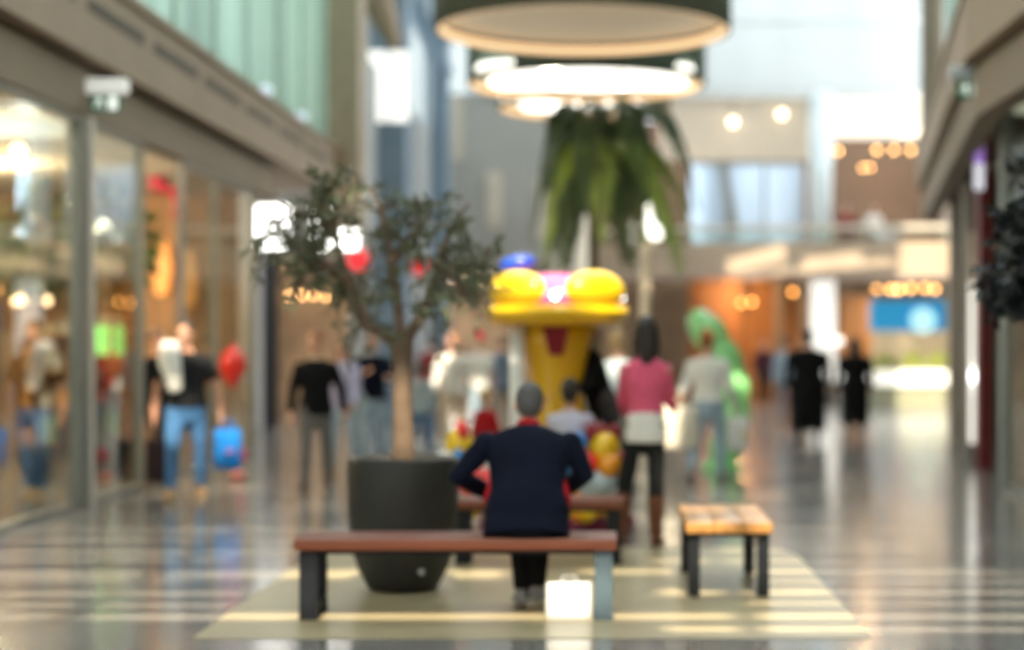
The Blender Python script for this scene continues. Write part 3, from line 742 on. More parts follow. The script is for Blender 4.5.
# ------------------------------------------------------------------ green inflatable
gm = mat('translucent lime vinyl', (0.30, 0.74, 0.28), .25, noise=.1, emit=None, coat=.6)
path = [P(700, 322, 22), P(717, 345, 22), P(731, 372, 22), P(735, 402, 22), P(733, 432, 22), P(722, 458, 22)]
base = Vector((P(722, 0, 22).x, 22, 0))
gt = thing('inflatable_arch', 'tall lime green bulging inflatable standing right of the woman in pink', 'inflatable', base)
rings = []
for i in range(len(path) - 1):
    for j in range(6):
        u = j / 6; rr = .165 + .05 * math.sin(PI * u)
        rings.append((path[i].lerp(path[i + 1], u) - base, rr, rr))
rings.append((path[-1] - base, .16, .16))
MB().loft(rings, 24).build('tube', gm, gt, True)
MB().lathe([(.26, .003), (.26, .05), (.19, .10), (.17, .14)], 24).build('foot', gm, gt, True)

# ------------------------------------------------------------------ signs, lights and shop things
# two white light boxes on the passage facade
for i, (p0, p1, y0, y1, lab) in enumerate(((249, 290, 206, 248, 'white light box above the side passage, left of the two'), (312, 358, 204, 249, 'white light box behind the olive crown, right of the two'))):
    a = P(p0, y1, 33.9); b = P(p1, y0, 33.9)
    t = thing('light_box', lab, 'light box', ((a.x + b.x) / 2, 33.98, a.z), 0, 'light boxes over the passage')
    hw = (b.x - a.x) / 2; h = b.z - a.z
    MB().rbox(-hw - .03, hw + .03, -.12, .0, -.03, h + .03, .02).build('case', white, t)
    MB().rbox(-hw, hw, -.128, -.115, 0, h, .004).build('lit_face', glow('lit white face', (1, .98, .93), 5), t)
def bulb_row(label_fmt, spots, Y, zsus, r, m, group, names):
    for (px, py), nm in zip(spots, names):
        c = P(px, py, Y)
        t = thing('pendant_bulb', label_fmt % nm, 'light bulb', c, 0, group)
        MB().ball((0, 0, 0), r, r, r * 1.15, 12, 8).build('bulb', m, t, True)
        MB().tube((0, 0, r), (0, 0, max(.2, zsus - c.z)), .012, seg=6).build('cord', black_metal, t)
ordn = ['first', 'second', 'third', 'fourth', 'fifth', 'sixth']
amber = glow('amber bulb', (1, .50, .17), 9.5)
bulb_row('warm pendant bulb in the upper storey row, %s from the left', [(838, 151), (877, 150), (894, 150), (911, 150)], 53, 8.5, .062, amber, 'bulbs of the upper storey', ordn)
bulb_row('warm low-hanging bulb under the upper storey row, %s of two', [(863, 168), (870, 167)], 54, 8.5, .05, amber, 'lower bulbs of the upper storey', ordn)
bulb_row('warm pendant bulb above the blue sign, %s from the left', [(877, 289), (891, 289), (899, 289), (911, 288), (925, 288), (935, 289)], 52, 3.5, .066, amber, 'bulbs above the blue sign', ordn)
bulb_row('orange pendant bulb by the timber shop, %s from the left', [(741, 303), (752, 302), (793, 292)], 51.5, 3.5, .06, glow('orange bulb', (1, .42, .10), 9), 'bulbs of the timber shop', ordn)
bulb_row('soft bulb glowing on the beige upper fascia, %s of two', [(733, 122), (782, 114)], 50.5, 8.5, .10, glow('soft bulb', (1, .88, .65), 4.5), 'bulbs on the beige fascia', ordn)
bulb_row('amber bulb in the row behind the olive branches, %s from the left', [(290, 296), (302, 295), (314, 295), (326, 296)], 36, 3.25, .045, amber, 'bulbs behind the olive tree', ordn)
# blue sign over the far shop
a = P(870, 331, 51); b = P(946, 300, 51)
t = thing('shop_sign', 'bright blue lit sign over the shop at the far right end', 'sign', ((a.x + b.x) / 2, 51, a.z))
hw = (b.x - a.x) / 2; h = b.z - a.z
MB().rbox(-hw, hw, 0, .15, 0, h, .03).build('panel', glow('blue sign face', (0.02, 0.30, 0.62), .6), t)
MB().lathe([(.001, 0), (.36, 0), (.36, .04), (.001, .04)], 28).build('round_emblem', glow('pale blue disc', (0.45, .85, 1), .9), t).matrix_local = Matrix.Translation((.42, -.01, h * .35)) @ Matrix.Rotation(PI / 2, 4, 'X')
for s in (-1, 1): MB().tube((s * hw * .8, .07, h), (s * hw * .8, .07, 3.5 - a.z), .02, seg=6).build('hanger', metal, t)
redface = glow('red sign face', (.85, .03, .04), .75)
for px, py, Y, wall_x, wall_y, lab in ((419, 266, 42.0, -4.6, None, 'round red blade sign on the far grey flank seen through the olive crown'), (358, 260, 33.8, None, 34.0, 'small red round sign beside the right white light box, behind the olive tree')):
    c = P(px, py, Y)
    t = thing('round_sign', lab, 'sign', c)
    MB().lathe([(.001, -.03), (.20, -.03), (.21, 0), (.20, .03), (.001, .03)], 28).build('disc', redface, t, True).matrix_local = Matrix.Rotation(PI / 2, 4, 'X')
    if wall_x is not None: MB().tube((.0, .02, 0), (wall_x - c.x, .02, 0), .02, seg=8).build('bracket', metal, t)
    else: MB().tube((0, .02, 0), (0, wall_y - Y, 0), .03, seg=8).build('bracket', metal, t)
# white counter with plants
a = P(868, 386, 46); b = P(948, 371, 46)
t = thing('display_counter', 'long white glowing counter at the far right end of the hall', 'counter', ((a.x + b.x) / 2, 46, 0))
hw = (b.x - a.x) / 2
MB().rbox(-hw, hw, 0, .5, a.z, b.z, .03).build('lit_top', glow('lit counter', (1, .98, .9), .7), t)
MB().box(-hw + .05, hw - .05, .05, .45, 0, a.z).build('base', mat('grey olive counter base', (0.35, 0.35, 0.24), .5), t)
leafy = mat('bright leafy green', (0.42, 0.48, 0.12), .5, noise=.4)
for i, (px, lab) in enumerate(((885, 'bushy yellow-green plant on the left end of the white counter'), (913, 'bushy yellow-green plant in the middle of the white counter'), (938, 'bushy yellow-green plant on the right end of the white counter'))):
    c = P(px, 371, 46.2)
    t = thing('potted_plant', lab, 'potted plant', (c.x, 46.25, b.z), 0, 'plants on the white counter')
    MB().lathe([(.08, .002), (.12, .16), (.10, .16)], 16).build('pot', mat('beige pot', (0.6, 0.5, 0.3), .6), t, True)
    mb = MB()
    for j in range(170):
        d = (rnd_dir() + Vector((0, 0, .8))).normalized(); leaf_mesh(mb, Vector((0, 0, .14)) + d * random.uniform(.05, .22), d, .15, .045, rnd_dir())
    mb.build('foliage', leafy, t, fix=False)
# lit pillar behind the couple
px = P(825, 0, 48.5).x
t = thing('light_pillar', 'brilliant white lit pillar behind the couple in black', 'lit pillar', (px, 48.9, 0))
MB().lathe([(.37, .002), (.37, .5), (.33, .55)], 28).build('base', metal, t, True)
MB().lathe([(.34, .55), (.34, 3.30)], 28).build('lit_body', glow('white lit body', (1, .98, .92), .9), t, True)
MB().lathe([(.38, 3.30), (.38, 3.33), (.2, 3.33)], 28).build('cap', white, t, True)
for i, (px_, py_, nm) in enumerate(((840, 341, 'upper'), (840, 378, 'lower'))):
    c = P(px_, py_, 44); t = thing('floor_spot', 'small round white lamp on a slim stand between the couple, the %s one' % nm, 'lamp', (c.x + (.03 if i else -.03), 44 + .25 * i, 0), 0, 'slim lamps between the couple')
    MB().lathe([(.14, .002), (.14, .02), (.015, .03), (.015, c.z - .1)], 14).build('stand', metal, t, True)
    MB().ball((0, 0, c.z), .10).build('lamp_head', glow('white lamp head', (1, 1, .93), 2), t, True)
# right-hand wall things
t = thing('light_box', 'cream ceiling light box inside the near right-hand shop', 'light box', (4.62, 20.4, 4.16))
MB().rbox(-.30, .40, -.12, .12, 0, .24, .03).build('case', glow('cream lit box', (1, .86, .68), 1.3), t)
MB().tube((0, 0, .24), (0, 0, .30), .03).build('mount', metal, t)
c = P(979, 190, 20.5)
t = thing('blade_sign', 'narrow purple and white vertical sign on the right-hand shops', 'sign', (c.x, 20.5, c.z))
MB().rbox(-.055, .055, -.02, .02, .30, .62, .01).build('purple_part', glow('purple face', (0.30, 0.16, 0.55), .7), t)
MB().rbox(-.055, .055, -.02, .02, 0, .30, .01).build('white_part', glow('lilac white face', (0.75, .75, .85), .7), t)
MB().rbox(.05, .35, -.012, .012, .25, .29, .005).build('bracket', metal, t)
t = thing('light_strip', 'tall white lit strip beside the dark red post on the right', 'lamp', (P(976, 0, 23.5).x, 23.5, 0))
MB().rbox(-.085, .085, -.04, .04, .25, 2.35, .02).build('lit_face', glow('soft white strip', (1, .96, .86), .95), t)
MB().rbox(-.085, .085, -.04, .04, 2.36, 3.0, .02).build('upper_panel', mat('pale peach panel', (0.75, .62, .48), .6), t)
MB().rbox(-.09, .09, -.05, .05, 0.003, .25, .01).build('foot', metal, t)
MB().ball((-.02, -.10, 1.13), .085).build('globe', glow('bright small globe', (1, 1, .95), 5), t, True)
# left shop
def rack(label, X, Y):
    t = thing('display_stand', label, 'display stand', (X, Y, 0))
    MB().rbox(-.22, .22, -.15, .15, 0.003, .08, .01).build('foot', black_metal, t)
    MB().rbox(-.20, .20, .08, .12, .08, 1.40, .01).build('back_panel', mat('dark brown panel', (0.10, .05, .03), .5), t)
    MB().rbox(-.24, .24, -.05, .12, 1.40, 1.76, .04).build('header', glow('lime lit header', (0.32, 1.0, 0.25), .9), t)
    for z in (.45, .80, 1.15): MB().rbox(-.2, .2, -.15, .08, z - .02, z, .005).build('shelf', black_metal, t)
    MB().rbox(-.14, .10, -.12, .05, .82, 1.13, .02).build('red_carton', mat('dark red carton', (0.22, .03, .02), .5), t)
    MB().rbox(.11, .19, -.12, .03, 1.17, 1.36, .01).build('green_carton', mat('green carton', (.1, .5, .1), .5), t)
    MB().rbox(.09, .18, -.12, .03, .47, .72, .01).build('green_carton', MATS['green carton'], t)
    return t
rack('dark shop display stand with a glowing lime green header', P(103, 0, 21.6).x, 21.6)
for i, (px, py, r, s, nm) in enumerate(((102, 228, .10, 7, 'larger'), (116, 236, .07, 4, 'smaller'))):
    c = P(px, py, 23 + .4 * i)
    t = thing('globe_lamp', 'white globe lamp hanging in the left shop, the %s one' % nm, 'lamp', c, 0, 'globe lamps in the left shop')
    MB().ball((0, 0, 0), r).build('globe', glow('globe light %d' % i, (1, .93, .75), s), t, True)
    MB().tube((0, 0, r * .9), (0, 0, 3.68 - c.z), .01, seg=6).build('cord', black_metal, t)
for i, (px, py, nm) in enumerate(((161, 268, 'left'), (188, 278, 'right'))):
    c = P(px, py, 25.4)
    t = thing('wall_sconce', 'glowing orange wall lamp on the shop timber, %s of the pair' % nm, 'lamp', (c.x, 25.58, c.z), 0, 'orange wall lamps')
    MB().rbox(-.05, .05, -.04, 0.0, -.12, .12, .01).build('plate', metal, t)
    MB().loft([((0, -.14, -.33), .10, .07), ((0, -.14, 0), .15, .10), ((0, -.14, .33), .10, .07)], 18).build('shade', glow('orange glow shade %d' % i, (1, .48, .14), (.75, .45)[i]), t, True)
c = P(168, 190, 22.4)
t = thing('hanging_bow', 'crimson ribbon bow hanging inside the left shop window', 'ribbon bow', (c.x, 22.4, c.z))
crim = mat('crimson ribbon', (0.30, 0.005, 0.03), .5)
MB().loft([((0, 0, 0), .05, .04), ((-.12, 0, .09), .12, .06), ((-.20, 0, .10), .07, .05)], 14).build('loop', crim, t, True)
MB().loft([((0, 0, 0), .05, .04), ((.12, 0, -.0), .13, .06), ((.19, 0, -.0), .07, .05)], 14).build('loop', crim, t, True)
MB().loft([((.05, 0, 0), .04, .02), ((.12, 0, -.2), .05, .012), ((.10, 0, -.36), .06, .012)], 10, cap='flat').build('tail', crim, t, True)
MB().tube((0, 0, .02), (0, 0, 3.68 - c.z), .006, seg=6).build('cord', black_metal, t)
c = P(25, 0, 21.5)
t = thing('banner', 'narrow blue banner hanging deep in the left shop', 'banner', (c.x, 21.5, P(0, 238, 21.5).z))
MB().rbox(-.09, .07, -.008, .008, 0, .95, .004).build('cloth', mat('slate blue cloth', (0.06, .13, .30), .8), t)
MB().tube((-.12, 0, .96), (.10, 0, .96), .012, seg=8).build('rod', metal, t)
MB().tube((0, 0, .97), (0, 0, 3.68 - P(0, 238, 21.5).z), .006, seg=6).build('cord', metal, t)
# shelving along the shop's back
def shelf_unit(label, X, Y, cols):
    t = thing('shelf_unit', label, 'shelf', (X, Y, 0), 0, 'timber shelves in the left shop')
    for s in (-1, 1): MB().box(s * .78 - .02, s * .78 + .02, -.2, .2, 0.003, 2.2).build('side_panel', wood_int, t)
    for z in (.15, .65, 1.15, 1.65, 2.18): MB().box(-.76, .76, -.2, .2, z - .02, z + .02).build('shelf_board', wood_int, t)
    for z in (.17, .67, 1.17, 1.67):
        x = -.72
        while x < .6:
            wd = random.uniform(.12, .26); MB().rbox(x, x + wd, -.15, .12, z, z + random.uniform(.15, .38), .01).build('boxed_goods', random.choice(cols), t); x += wd + random.uniform(.02, .12)
    return t
gc = [mat('cream goods', (.75, .65, .5), .6), mat('amber goods', (.6, .3, .08), .5), mat('brown goods', (.2, .1, .05), .6), mat('white goods', (.8, .8, .78), .5), mat('sage goods', (.3, .38, .25), .6)]
shelf_unit('timber shelf of boxed goods in the left shop, next to the wall lamps', -7.5, 25.25, gc)
shelf_unit('timber shelf of boxed goods deep in the left shop by the outer corner', -9.4, 25.25, gc)
t = thing('reflection_panel', 'cream glowing panel standing in for a reflection, just inside the nearest left shop window', 'glowing panel', (-5.45, 16.4, 3.46))  # glowing panel added in place of a reflection on the pane
MB().rbox(-.40, .36, -.55, .45, 0, .16, .03).build('diffuser', glow('cream reflection glow', (1, .90, .72), 1.2), t)
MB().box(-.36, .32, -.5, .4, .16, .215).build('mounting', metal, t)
for i, (px, nm) in enumerate(((15, 'first'), (22, 'second'), (38, 'third'), (48, 'fourth'))):  # bulbs added in place of lights mirrored by the window
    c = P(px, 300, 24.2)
    t = thing('pendant_bulb', 'warm bulb standing in for a reflected light low in the left shop window, %s from the left edge' % nm, 'light bulb', c, 0, 'reflection bulbs low in the left shop')
    MB().ball((0, 0, 0), .04, .04, .07).build('bulb', glow('peach reflection glow', (1, .62, .35), 9), t, True)
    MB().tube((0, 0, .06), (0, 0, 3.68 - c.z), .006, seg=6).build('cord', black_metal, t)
def tint_plant(label, px, Y, h, rad, n):  # trees added to bring a green tint into the shop panes
    x = P(px, 0, Y).x
    t = thing('potted_tree', label, 'potted tree', (x, Y, 0), 0, 'added potted trees in the left shop')
    MB().lathe([(.16, .003), (.22, .42), (.20, .44), (.001, .42)], 24).build('pot', MATS['charcoal pot'], t, True)
    MB().tube((0, 0, .42), (0, 0, h - rad * .6), .025, .018).build('trunk', bark, t, True)
    mb = MB()
    for j in range(n):
        d = rnd_dir(); p = Vector((0, 0, h - rad)) + Vector((d.x * rad * .7, d.y * rad * .7, d.z * rad)) * random.random() ** .4
        leaf_mesh(mb, p, (d + Vector((0, 0, -.4))).normalized(), .20, .04, rnd_dir())
    mb.build('foliage', mat('indoor leaves', (0.13, 0.17, 0.03), .5, noise=.4), t, fix=False)
tint_plant('leafy tree added for green tint behind the narrow left shop pane', 112, 21.0, 3.3, .62, 420)
tint_plant('leafy tree added for green tint behind the widest left shop pane', 38, 19.6, 3.25, .60, 420)
# real lamps in the shops
lamp('shop_lamp', 'POINT', (-7.4, 21.0, 3.2), 520, (1, .72, .42), .15)
lamp('shop_lamp', 'POINT', (-7.5, 17.5, 3.3), 380, (1, .8, .55), .15)
lamp('shop_lamp', 'POINT', (-7.5, 11, 3.3), 180, (1, .85, .65), .15)
lamp('shop_lamp', 'POINT', (-7.5, 37.5, 2.9), 220, (1, .7, .4), .15)
lamp('shop_lamp', 'POINT', (3.6, 52.5, 3.1), 150, (1, .6, .28), .15)
lamp('shop_lamp', 'POINT', (8.4, 51.9, 2.7), 180, (1, .85, .6), .15)
lamp('shop_lamp', 'POINT', (-4.5, 54, 3.0), 420, (1, .82, .6), .15)
lamp('shop_lamp', 'POINT', (7.6, 53.5, 7.3), 50, (1, .6, .28), .15)
lamp('shop_lamp', 'POINT', (6.5, 17, 3.6), 60, (1, .85, .65), .15)

# ------------------------------------------------------------------ people
SKIN = {'fair': mat('fair skin', (0.62, 0.36, 0.26), .55, noise=.05), 'tan': mat('tan skin', (0.50, 0.26, 0.16), .55, noise=.05), 'rosy': mat('rosy skin', (0.70, 0.36, 0.24), .55, noise=.05)}
eye_w = mat('eye white', (.75, .73, .7), .3); eye_d = mat('eye iris', (.04, .025, .015), .3); lip_m = mat('lips', (.42, .14, .12), .5)
def cloth(name, col, noise=.10): return mat(name, col, .9, noise=noise, scale=9, spec=.2)
HAIR = {'dark': mat('dark hair', (.018, .012, .009), .5, noise=.3, scale=30), 'brown': mat('brown hair', (.09, .045, .02), .5, noise=.3, scale=30),
        'grey': mat('grey hair', (.075, .07, .068), .65, noise=.3, scale=30), 'red': mat('auburn hair', (.30, .10, .03), .5, noise=.3, scale=30), 'blond': mat('blond hair', (.50, .33, .15), .5, noise=.3, scale=30)}

def person(label, X, Y, rz, H=1.75, group=None, lean=0, legs=((12, 8, 3), (-14, 14, 3)), arms=((12, 10, 20), (-12, 10, 15)), seat=None,
           head=(0, 0), hs=1.0, skin='fair', hair=('dark', 'short'), top=None, sleeve='long', hem=-.05, bottom=None, leg_cut=1.0, shoes=None, boots=None,
           collar=None, belly=0.0, face=False, voxel=.010, wide=1.0, base_z=0.0, undershirt=None, cap=None, foot_yaw=(8, 8), neck=(0, 0), bulk=1.0):
    """legs: (forward swing, knee bend, spread); arms: (forward swing, spread, elbow bend) or explicit ('pts', elbow, hand); side order right, left of the figure, which faces -Y"""
    k = H / 1.75
    def dirv(sw, ab, s): return Vector((s * math.sin(R(ab)), -math.sin(R(sw)) * math.cos(R(ab)), -math.cos(R(sw)) * math.cos(R(ab))))
    J = {}
    for i, s in enumerate((-1, 1)):
        sw, kn, ab = legs[i]
        hip = Vector((s * .088 * wide, 0, 0)); knee = hip + dirv(sw, ab, s) * .42
        ank = knee + dirv(sw - kn, ab * .4, s) * .40
        J[s] = (hip, knee, ank)
    if seat is None: root = .085 - min(J[s][2].z for s in (-1, 1))
    else: root = (seat - base_z) / k + .105
    O = Vector((0, 0, root))
    cl, sl = math.cos(R(lean)), math.sin(R(lean))
    def sp(x, y, z): return O + Vector((x, y * cl - z * sl, y * sl + z * cl))
    t = thing('person', label, 'person', (X, Y, base_z), rz, group)
    Ry = [(-.10, .10, .09, .01), (-.05, .155, .115, .01), (.02, .172, .122, .008), (.10, .155, .11, 0), (.18, .142, .103, 0), (.28, .155, .112, 0), (.37, .172, .115, .005), (.45, .178, .10, .012), (.505, .15, .08, .018), (.545, .075, .06, .016)]
    up = Vector((1, 0, 0))
    def torso(mb, off, z0, z1, seg=20):
        rr = []
        for z, a, b, y in Ry:
            if z0 - 1e-6 <= z <= z1 + 1e-6:
                bl = belly * math.exp(-((z - .14) / .12) ** 2)
                rr.append((sp(0, y - bl * .5, z), a * wide + off + bl * .4, b + off + bl))
        mb.loft(rr, seg, up, cap='round' if off < .005 else 'flat')
    # head
    yaw, pit = head
    nb = sp(0, .016, .53); HM = Matrix.Rotation(R(yaw), 3, 'Z') @ Matrix.Rotation(R(lean * .35 + pit), 3, 'X')
    nk = nb + Vector((0, -sl * .03 - .01 + neck[0], .095 + neck[1]))
    def hp(x, y, z): return nk + HM @ (Vector((x, y, z)) * hs)
    body = MB(); torso(body, 0, -.10, .545)
    body.loft([(nb - Vector((0, 0, .05)), .062, .06), (nk, .054, .056), (hp(0, .0, .06), .056, .06)], 14)
    body.ball(hp(0, .012, .125), .077 * hs, .096 * hs, .105 * hs, 20, 14, HM)
    body.ball(hp(0, -.028, .055), .056 * hs, .062 * hs, .062 * hs, 16, 10, HM)
    body.ball(hp(0, -.058, .016), .026 * hs, .026 * hs, .022 * hs, 10, 8, HM)
    body.loft([(hp(0, -.076, .118), .009 * hs, .009 * hs), (hp(0, -.101, .072), .017 * hs, .014 * hs)], 8)
    for s in (-1, 1): body.ball(hp(.079 * s, .018, .095), .012 * hs, .022 * hs, .032 * hs, 10, 8, HM)
    hands = {}
    arm = {}
    for i, s in enumerate((-1, 1)):
        sh = sp(s * (.178 * wide + .004), .012, .465)
        a = arms[i]
        if a[0] == 'pts':
            el = Vector(a[1]) ; wr = Vector(a[2])
        else:
            el = sh + dirv(a[0], a[1], s) * .285
            fd = dirv(a[0] + a[2], a[1] * .3 - (a[3] if len(a) > 3 else 0), s); wr = el + fd * .25
        arm[s] = (sh, el, wr)
        fd = (wr - el).normalized()
        body.loft([(sp(s * .13, .012, .465), .055, .055), (sh, .056, .056), (sh.lerp(el, .4), .049, .049), (el, .039, .039), (el.lerp(wr, .3), .041, .041), (wr, .026, .029)], 14)
        u = Vector((0, -1, 0)) - fd * fd.dot(Vector((0, -1, 0)))
        if u.length < .2: u = Vector((0, 0, 1)) - fd * fd.z
        u.normalize(); nrm = fd.cross(u)
        if nrm.x * s > 0: nrm = -nrm            # palm looks towards the body
        pe = wr + fd * .095
        body.loft([(wr, .027, .022), (wr + fd * .04, .040, .019), (pe, .042, .016)], 12, u)
        for q, (o_, L) in enumerate(((.034, .066), (.0115, .075), (-.0115, .071), (-.034, .056))):
            b0 = pe + u * o_ - fd * .01; d1 = (fd + u * o_ * 4 + nrm * .25).normalized(); d2 = (fd + nrm * .9).normalized()
            body.loft([(b0, .0088, .0088), (b0 + d1 * L * .5, .0082, .0082), (b0 + d1 * L * .5 + d2 * L * .5, .0068, .0068)], 8)
        tb = wr + fd * .03 + u * .03
        body.loft([(tb, .013, .012), (tb + (fd * .6 + u * .75).normalized() * .035, .0105, .0105), (tb + (fd * .75 + u * .55 + nrm * .3).normalized() * .065, .0085, .0085)], 8)
        hands[s] = wr + fd * .09
    for i, s in enumerate((-1, 1)):
        hip, knee, ank = [O + p for p in J[s]]
        body.loft([(hip + Vector((0, .0, .02)), .088 * wide, .092), (hip.lerp(knee, .45), .073 * wide, .076), (knee, .052, .054), (knee.lerp(ank, .3), .053, .056), (ank, .034, .038)], 16)
        fy = R(foot_yaw[i]) * s; ff = Vector((math.sin(fy), -math.cos(fy), 0))
        if seat is None and legs[i][0] - legs[i][1] < -8:
            tl = R(min(40, -(legs[i][0] - legs[i][1]) - 4)); ff = Vector((ff.x, ff.y * math.cos(tl), -math.sin(tl)))
        J[s] = (hip, knee, ank, ff)
        body.loft([(ank - ff * .045 + Vector((0, 0, -.045)), .033, .03), (ank + ff * .05 + Vector((0, 0, -.045)), .040, .034), (ank + ff * .15 + Vector((0, 0, -.058)), .042, .02)], 12)
    S = k
    def done(mb, name, m, v, it=3, raw=False):
        mb.v = [p * S for p in mb.v]
        return mb.build(name, m, t, True) if raw else mb.fused(name, m, t, v, it)
    done(body, 'body', SKIN[skin], voxel * .75)
    # top
    mb = MB(); torso(mb, .016, hem, .55)
    if hem < -.05:
        for z in (hem,):
            rr = [(sp(0, .01, z), .176 * wide + .02, .128), (sp(0, .01, -.04), .172 * wide + .02, .13), (sp(0, .005, .05), .168 * wide + .016, .125)]
            mb.loft(rr, 20, up, cap='flat')
    mb.loft([(sp(0, .016, .49), .10, .075), (sp(0, .016, .55), .066, .066)], 16, cap='flat')
    for s in (-1, 1):
        sh, el, wr = arm[s]
        rr = [(sp(s * .10, .012, .445), .072, .07), (sh.lerp(el, .06), .068 * bulk, .068 * bulk), (sh.lerp(el, .5), .060 * bulk, .060 * bulk)]
        mb.ball(sh.lerp(el, .07), .066 * bulk, .066 * bulk, .066 * bulk)
        if sleeve == 'long': rr += [(el, .055 * bulk, .055 * bulk), (el.lerp(wr, .5), .050 * bulk, .050 * bulk), (el.lerp(wr, .97), .041, .041)]
        elif sleeve == 'short': rr += [(sh.lerp(el, .72), .064, .064)]
        else: rr = rr[:2]
        mb.loft(rr, 14, cap='flat')
    done(mb, 'top', top, voxel * 1.1, 4)
    if undershirt:
        mb = MB(); mb.loft([(sp(0, .01, -.10), .190 * wide, .142), (sp(0, .01, -.02), .186 * wide, .138), (sp(0, .005, .13), .166 * wide, .120)], 20, up, cap='flat')
        done(mb, 'shirt_hem', undershirt, voxel * 1.1, 2)
    if collar:
        mb = MB(); mb.loft([(sp(0, .016, .515), .092, .080), (sp(0, .018, .545), .078, .074), (sp(0, .016, .585), .070, .069)], 16, cap='flat')
        done(mb, 'collar', collar, .01, 1)
    # trousers
    mb = MB(); torso(mb, .010, -.10, .10)
    mb.ball(sp(0, .01, -.075), .150 * wide, .122, .130)
    for s in (-1, 1):
        hip, knee, ank, ff = J[s]; e = knee.lerp(ank, leg_cut * .97)
        mb.loft([(hip + Vector((0, 0, .03)), .094 * wide, .10), (hip.lerp(knee, .45), .084 * wide, .086), (knee, .065, .067), (knee.lerp(ank, .4), .063, .065), (e, .052, .056)], 16, cap='flat')
    done(mb, 'trousers', bottom, voxel * 1.1, 3)
    for s in (-1, 1):
        hip, knee, ank, ff = J[s]
        dz = Vector((0, 0, 1)) if abs(ff.z) < .05 else Vector((0, 0, 1))
        mb = MB(); mb.loft([(ank - ff * .055 - dz * .045, .038, .038), (ank + ff * .03 - dz * .042, .045, .042), (ank + ff * .11 - dz * .054, .048, .030), (ank + ff * .175 - dz * .060, .038, .022)], 14)
        if boots: mb.loft([(ank - dz * .03, .050, .053), (knee.lerp(ank, .45), .066, .068), (knee.lerp(ank, .22), .066, .068)], 14, cap='flat')
        else: mb.loft([(ank - dz * .04, .046, .048), (ank + dz * .015, .044, .047)], 12, cap='flat')
        done(mb, 'boot' if boots else 'shoe', boots or shoes, voxel, 2)
    # hair
    hm, hst = HAIR[hair[0]], hair[1]
    mb = MB(); mb.ball(hp(0, .026, .138), .085 * hs, .100 * hs, .106 * hs, 20, 12, HM)
    mb.ball(hp(0, .048, .09), .074 * hs, .07 * hs, .085 * hs, 16, 10, HM)
    if hst == 'long':
        mb.loft([(hp(0, .07, .14), .075 * hs, .05 * hs), (hp(0, .085, .03), .070 * hs, .042 * hs), (hp(0, .09, -.08), .060 * hs, .032 * hs), (hp(0, .085, -.15), .035 * hs, .022 * hs)], 14, up)
        for s in (-1, 1): mb.loft([(hp(.07 * s, .01, .15), .024, .05), (hp(.085 * s, .015, .03), .02, .04), (hp(.08 * s, .02, -.08), .018, .03)], 10)
    if hst == 'tail':
        mb.loft([(hp(0, .11, .16), .035, .035), (hp(0, .15, .10), .042, .042), (hp(0, .145, -.02), .036, .034), (hp(0, .13, -.12), .018, .018)], 12)
    if hst == 'bun': mb.ball(hp(0, .10, .20), .05, .05, .045)
    # keep the face clear
    fr = HM @ Vector((0, -1, 0))
    done(mb, 'hair', hm, .009, 2)
    if cap:
        mb = MB(); mb.loft([(hp(0, .015, .145), .092 * hs, .108 * hs), (hp(0, .018, .20), .088 * hs, .10 * hs), (hp(0, .02, .245), .05 * hs, .06 * hs)], 18, HM @ up)
        mb.loft([(hp(0, -.06, .155), .075, .012), (hp(0, -.15, .145), .06, .008)], 14, HM @ up)
        done(mb, 'cap', cap, .009, 2)
    if face:
        for s in (-1, 1):
            mb = MB(); mb.ball(hp(.032 * s, -.072, .108), .015 * hs, .012 * hs, .011 * hs, 12, 8); e = done(mb, 'eye', eye_w, 0, raw=True)
            mb = MB(); mb.ball(hp(.032 * s, -.080, .108), .007 * hs, .006 * hs, .007 * hs, 10, 6); mb.v = [p * S for p in mb.v]; mb.build('iris', eye_d, e, True)
            mb = MB(); mb.loft([(hp(.016 * s, -.083, .130), .005, .005), (hp(.048 * s, -.072, .131), .004, .004)], 6); done(mb, 'eyebrow', hm, 0, raw=True)
        mb = MB(); mb.loft([(hp(-.022, -.080, .040), .005, .005), (hp(0, -.087, .039), .008, .007), (hp(.022, -.080, .040), .005, .005)], 8); done(mb, 'lips', lip_m, 0, raw=True)
    M = Matrix.Translation((X, Y, base_z)) @ Matrix.Rotation(rz, 4, 'Z')
    W = {s: M @ (hands[s] * S) for s in (-1, 1)}
    W['pt'] = lambda p: M @ (Vector(p) * S)
    W['obj'] = t; W['sp'] = lambda x, y, z: M @ (sp(x, y, z) * S); W['knee'] = {s: M @ (J[s][1] * S) for s in (-1, 1)}
    return W

def bag(label, top, w, d, h, m, rz=0, handle=None, name='shopping_bag', cat='bag', hl=.14, accent=None):
    """a bag hanging from its handles at the point `top`"""
    t = thing(name, label, cat, (top.x, top.y, top.z - hl - h), rz)
    mb = MB(); mb.loft([((0, 0, 0), w * .46, d * .5), ((0, 0, h * .1), w * .5, d * .5), ((0, 0, h * .7), w * .5, d * .42), ((0, 0, h), w * .48, d * .3)], 20, Vector((1, 0, 0)), cap='flat')
    b = mb.build('bag_body', m, t, True)
    for s in (-1, 1):
        y = s * d * .22
        MB().loft([((-w * .25, y, h), .007, .007), ((-w * .16, y * .8, h + hl * .7), .007, .007), ((0, 0, h + hl), .007, .007), ((w * .16, y * .8, h + hl * .7), .007, .007), ((w * .25, y, h), .007, .007)], 6).build('handle', handle or m, t)
    if accent:
        MB().loft([((w * .15, -d * .50, h * .45), w * .16, .012), ((w * .30, -d * .48, h * .45), w * .14, .012)], 10).build('patch', accent, t)
    return t

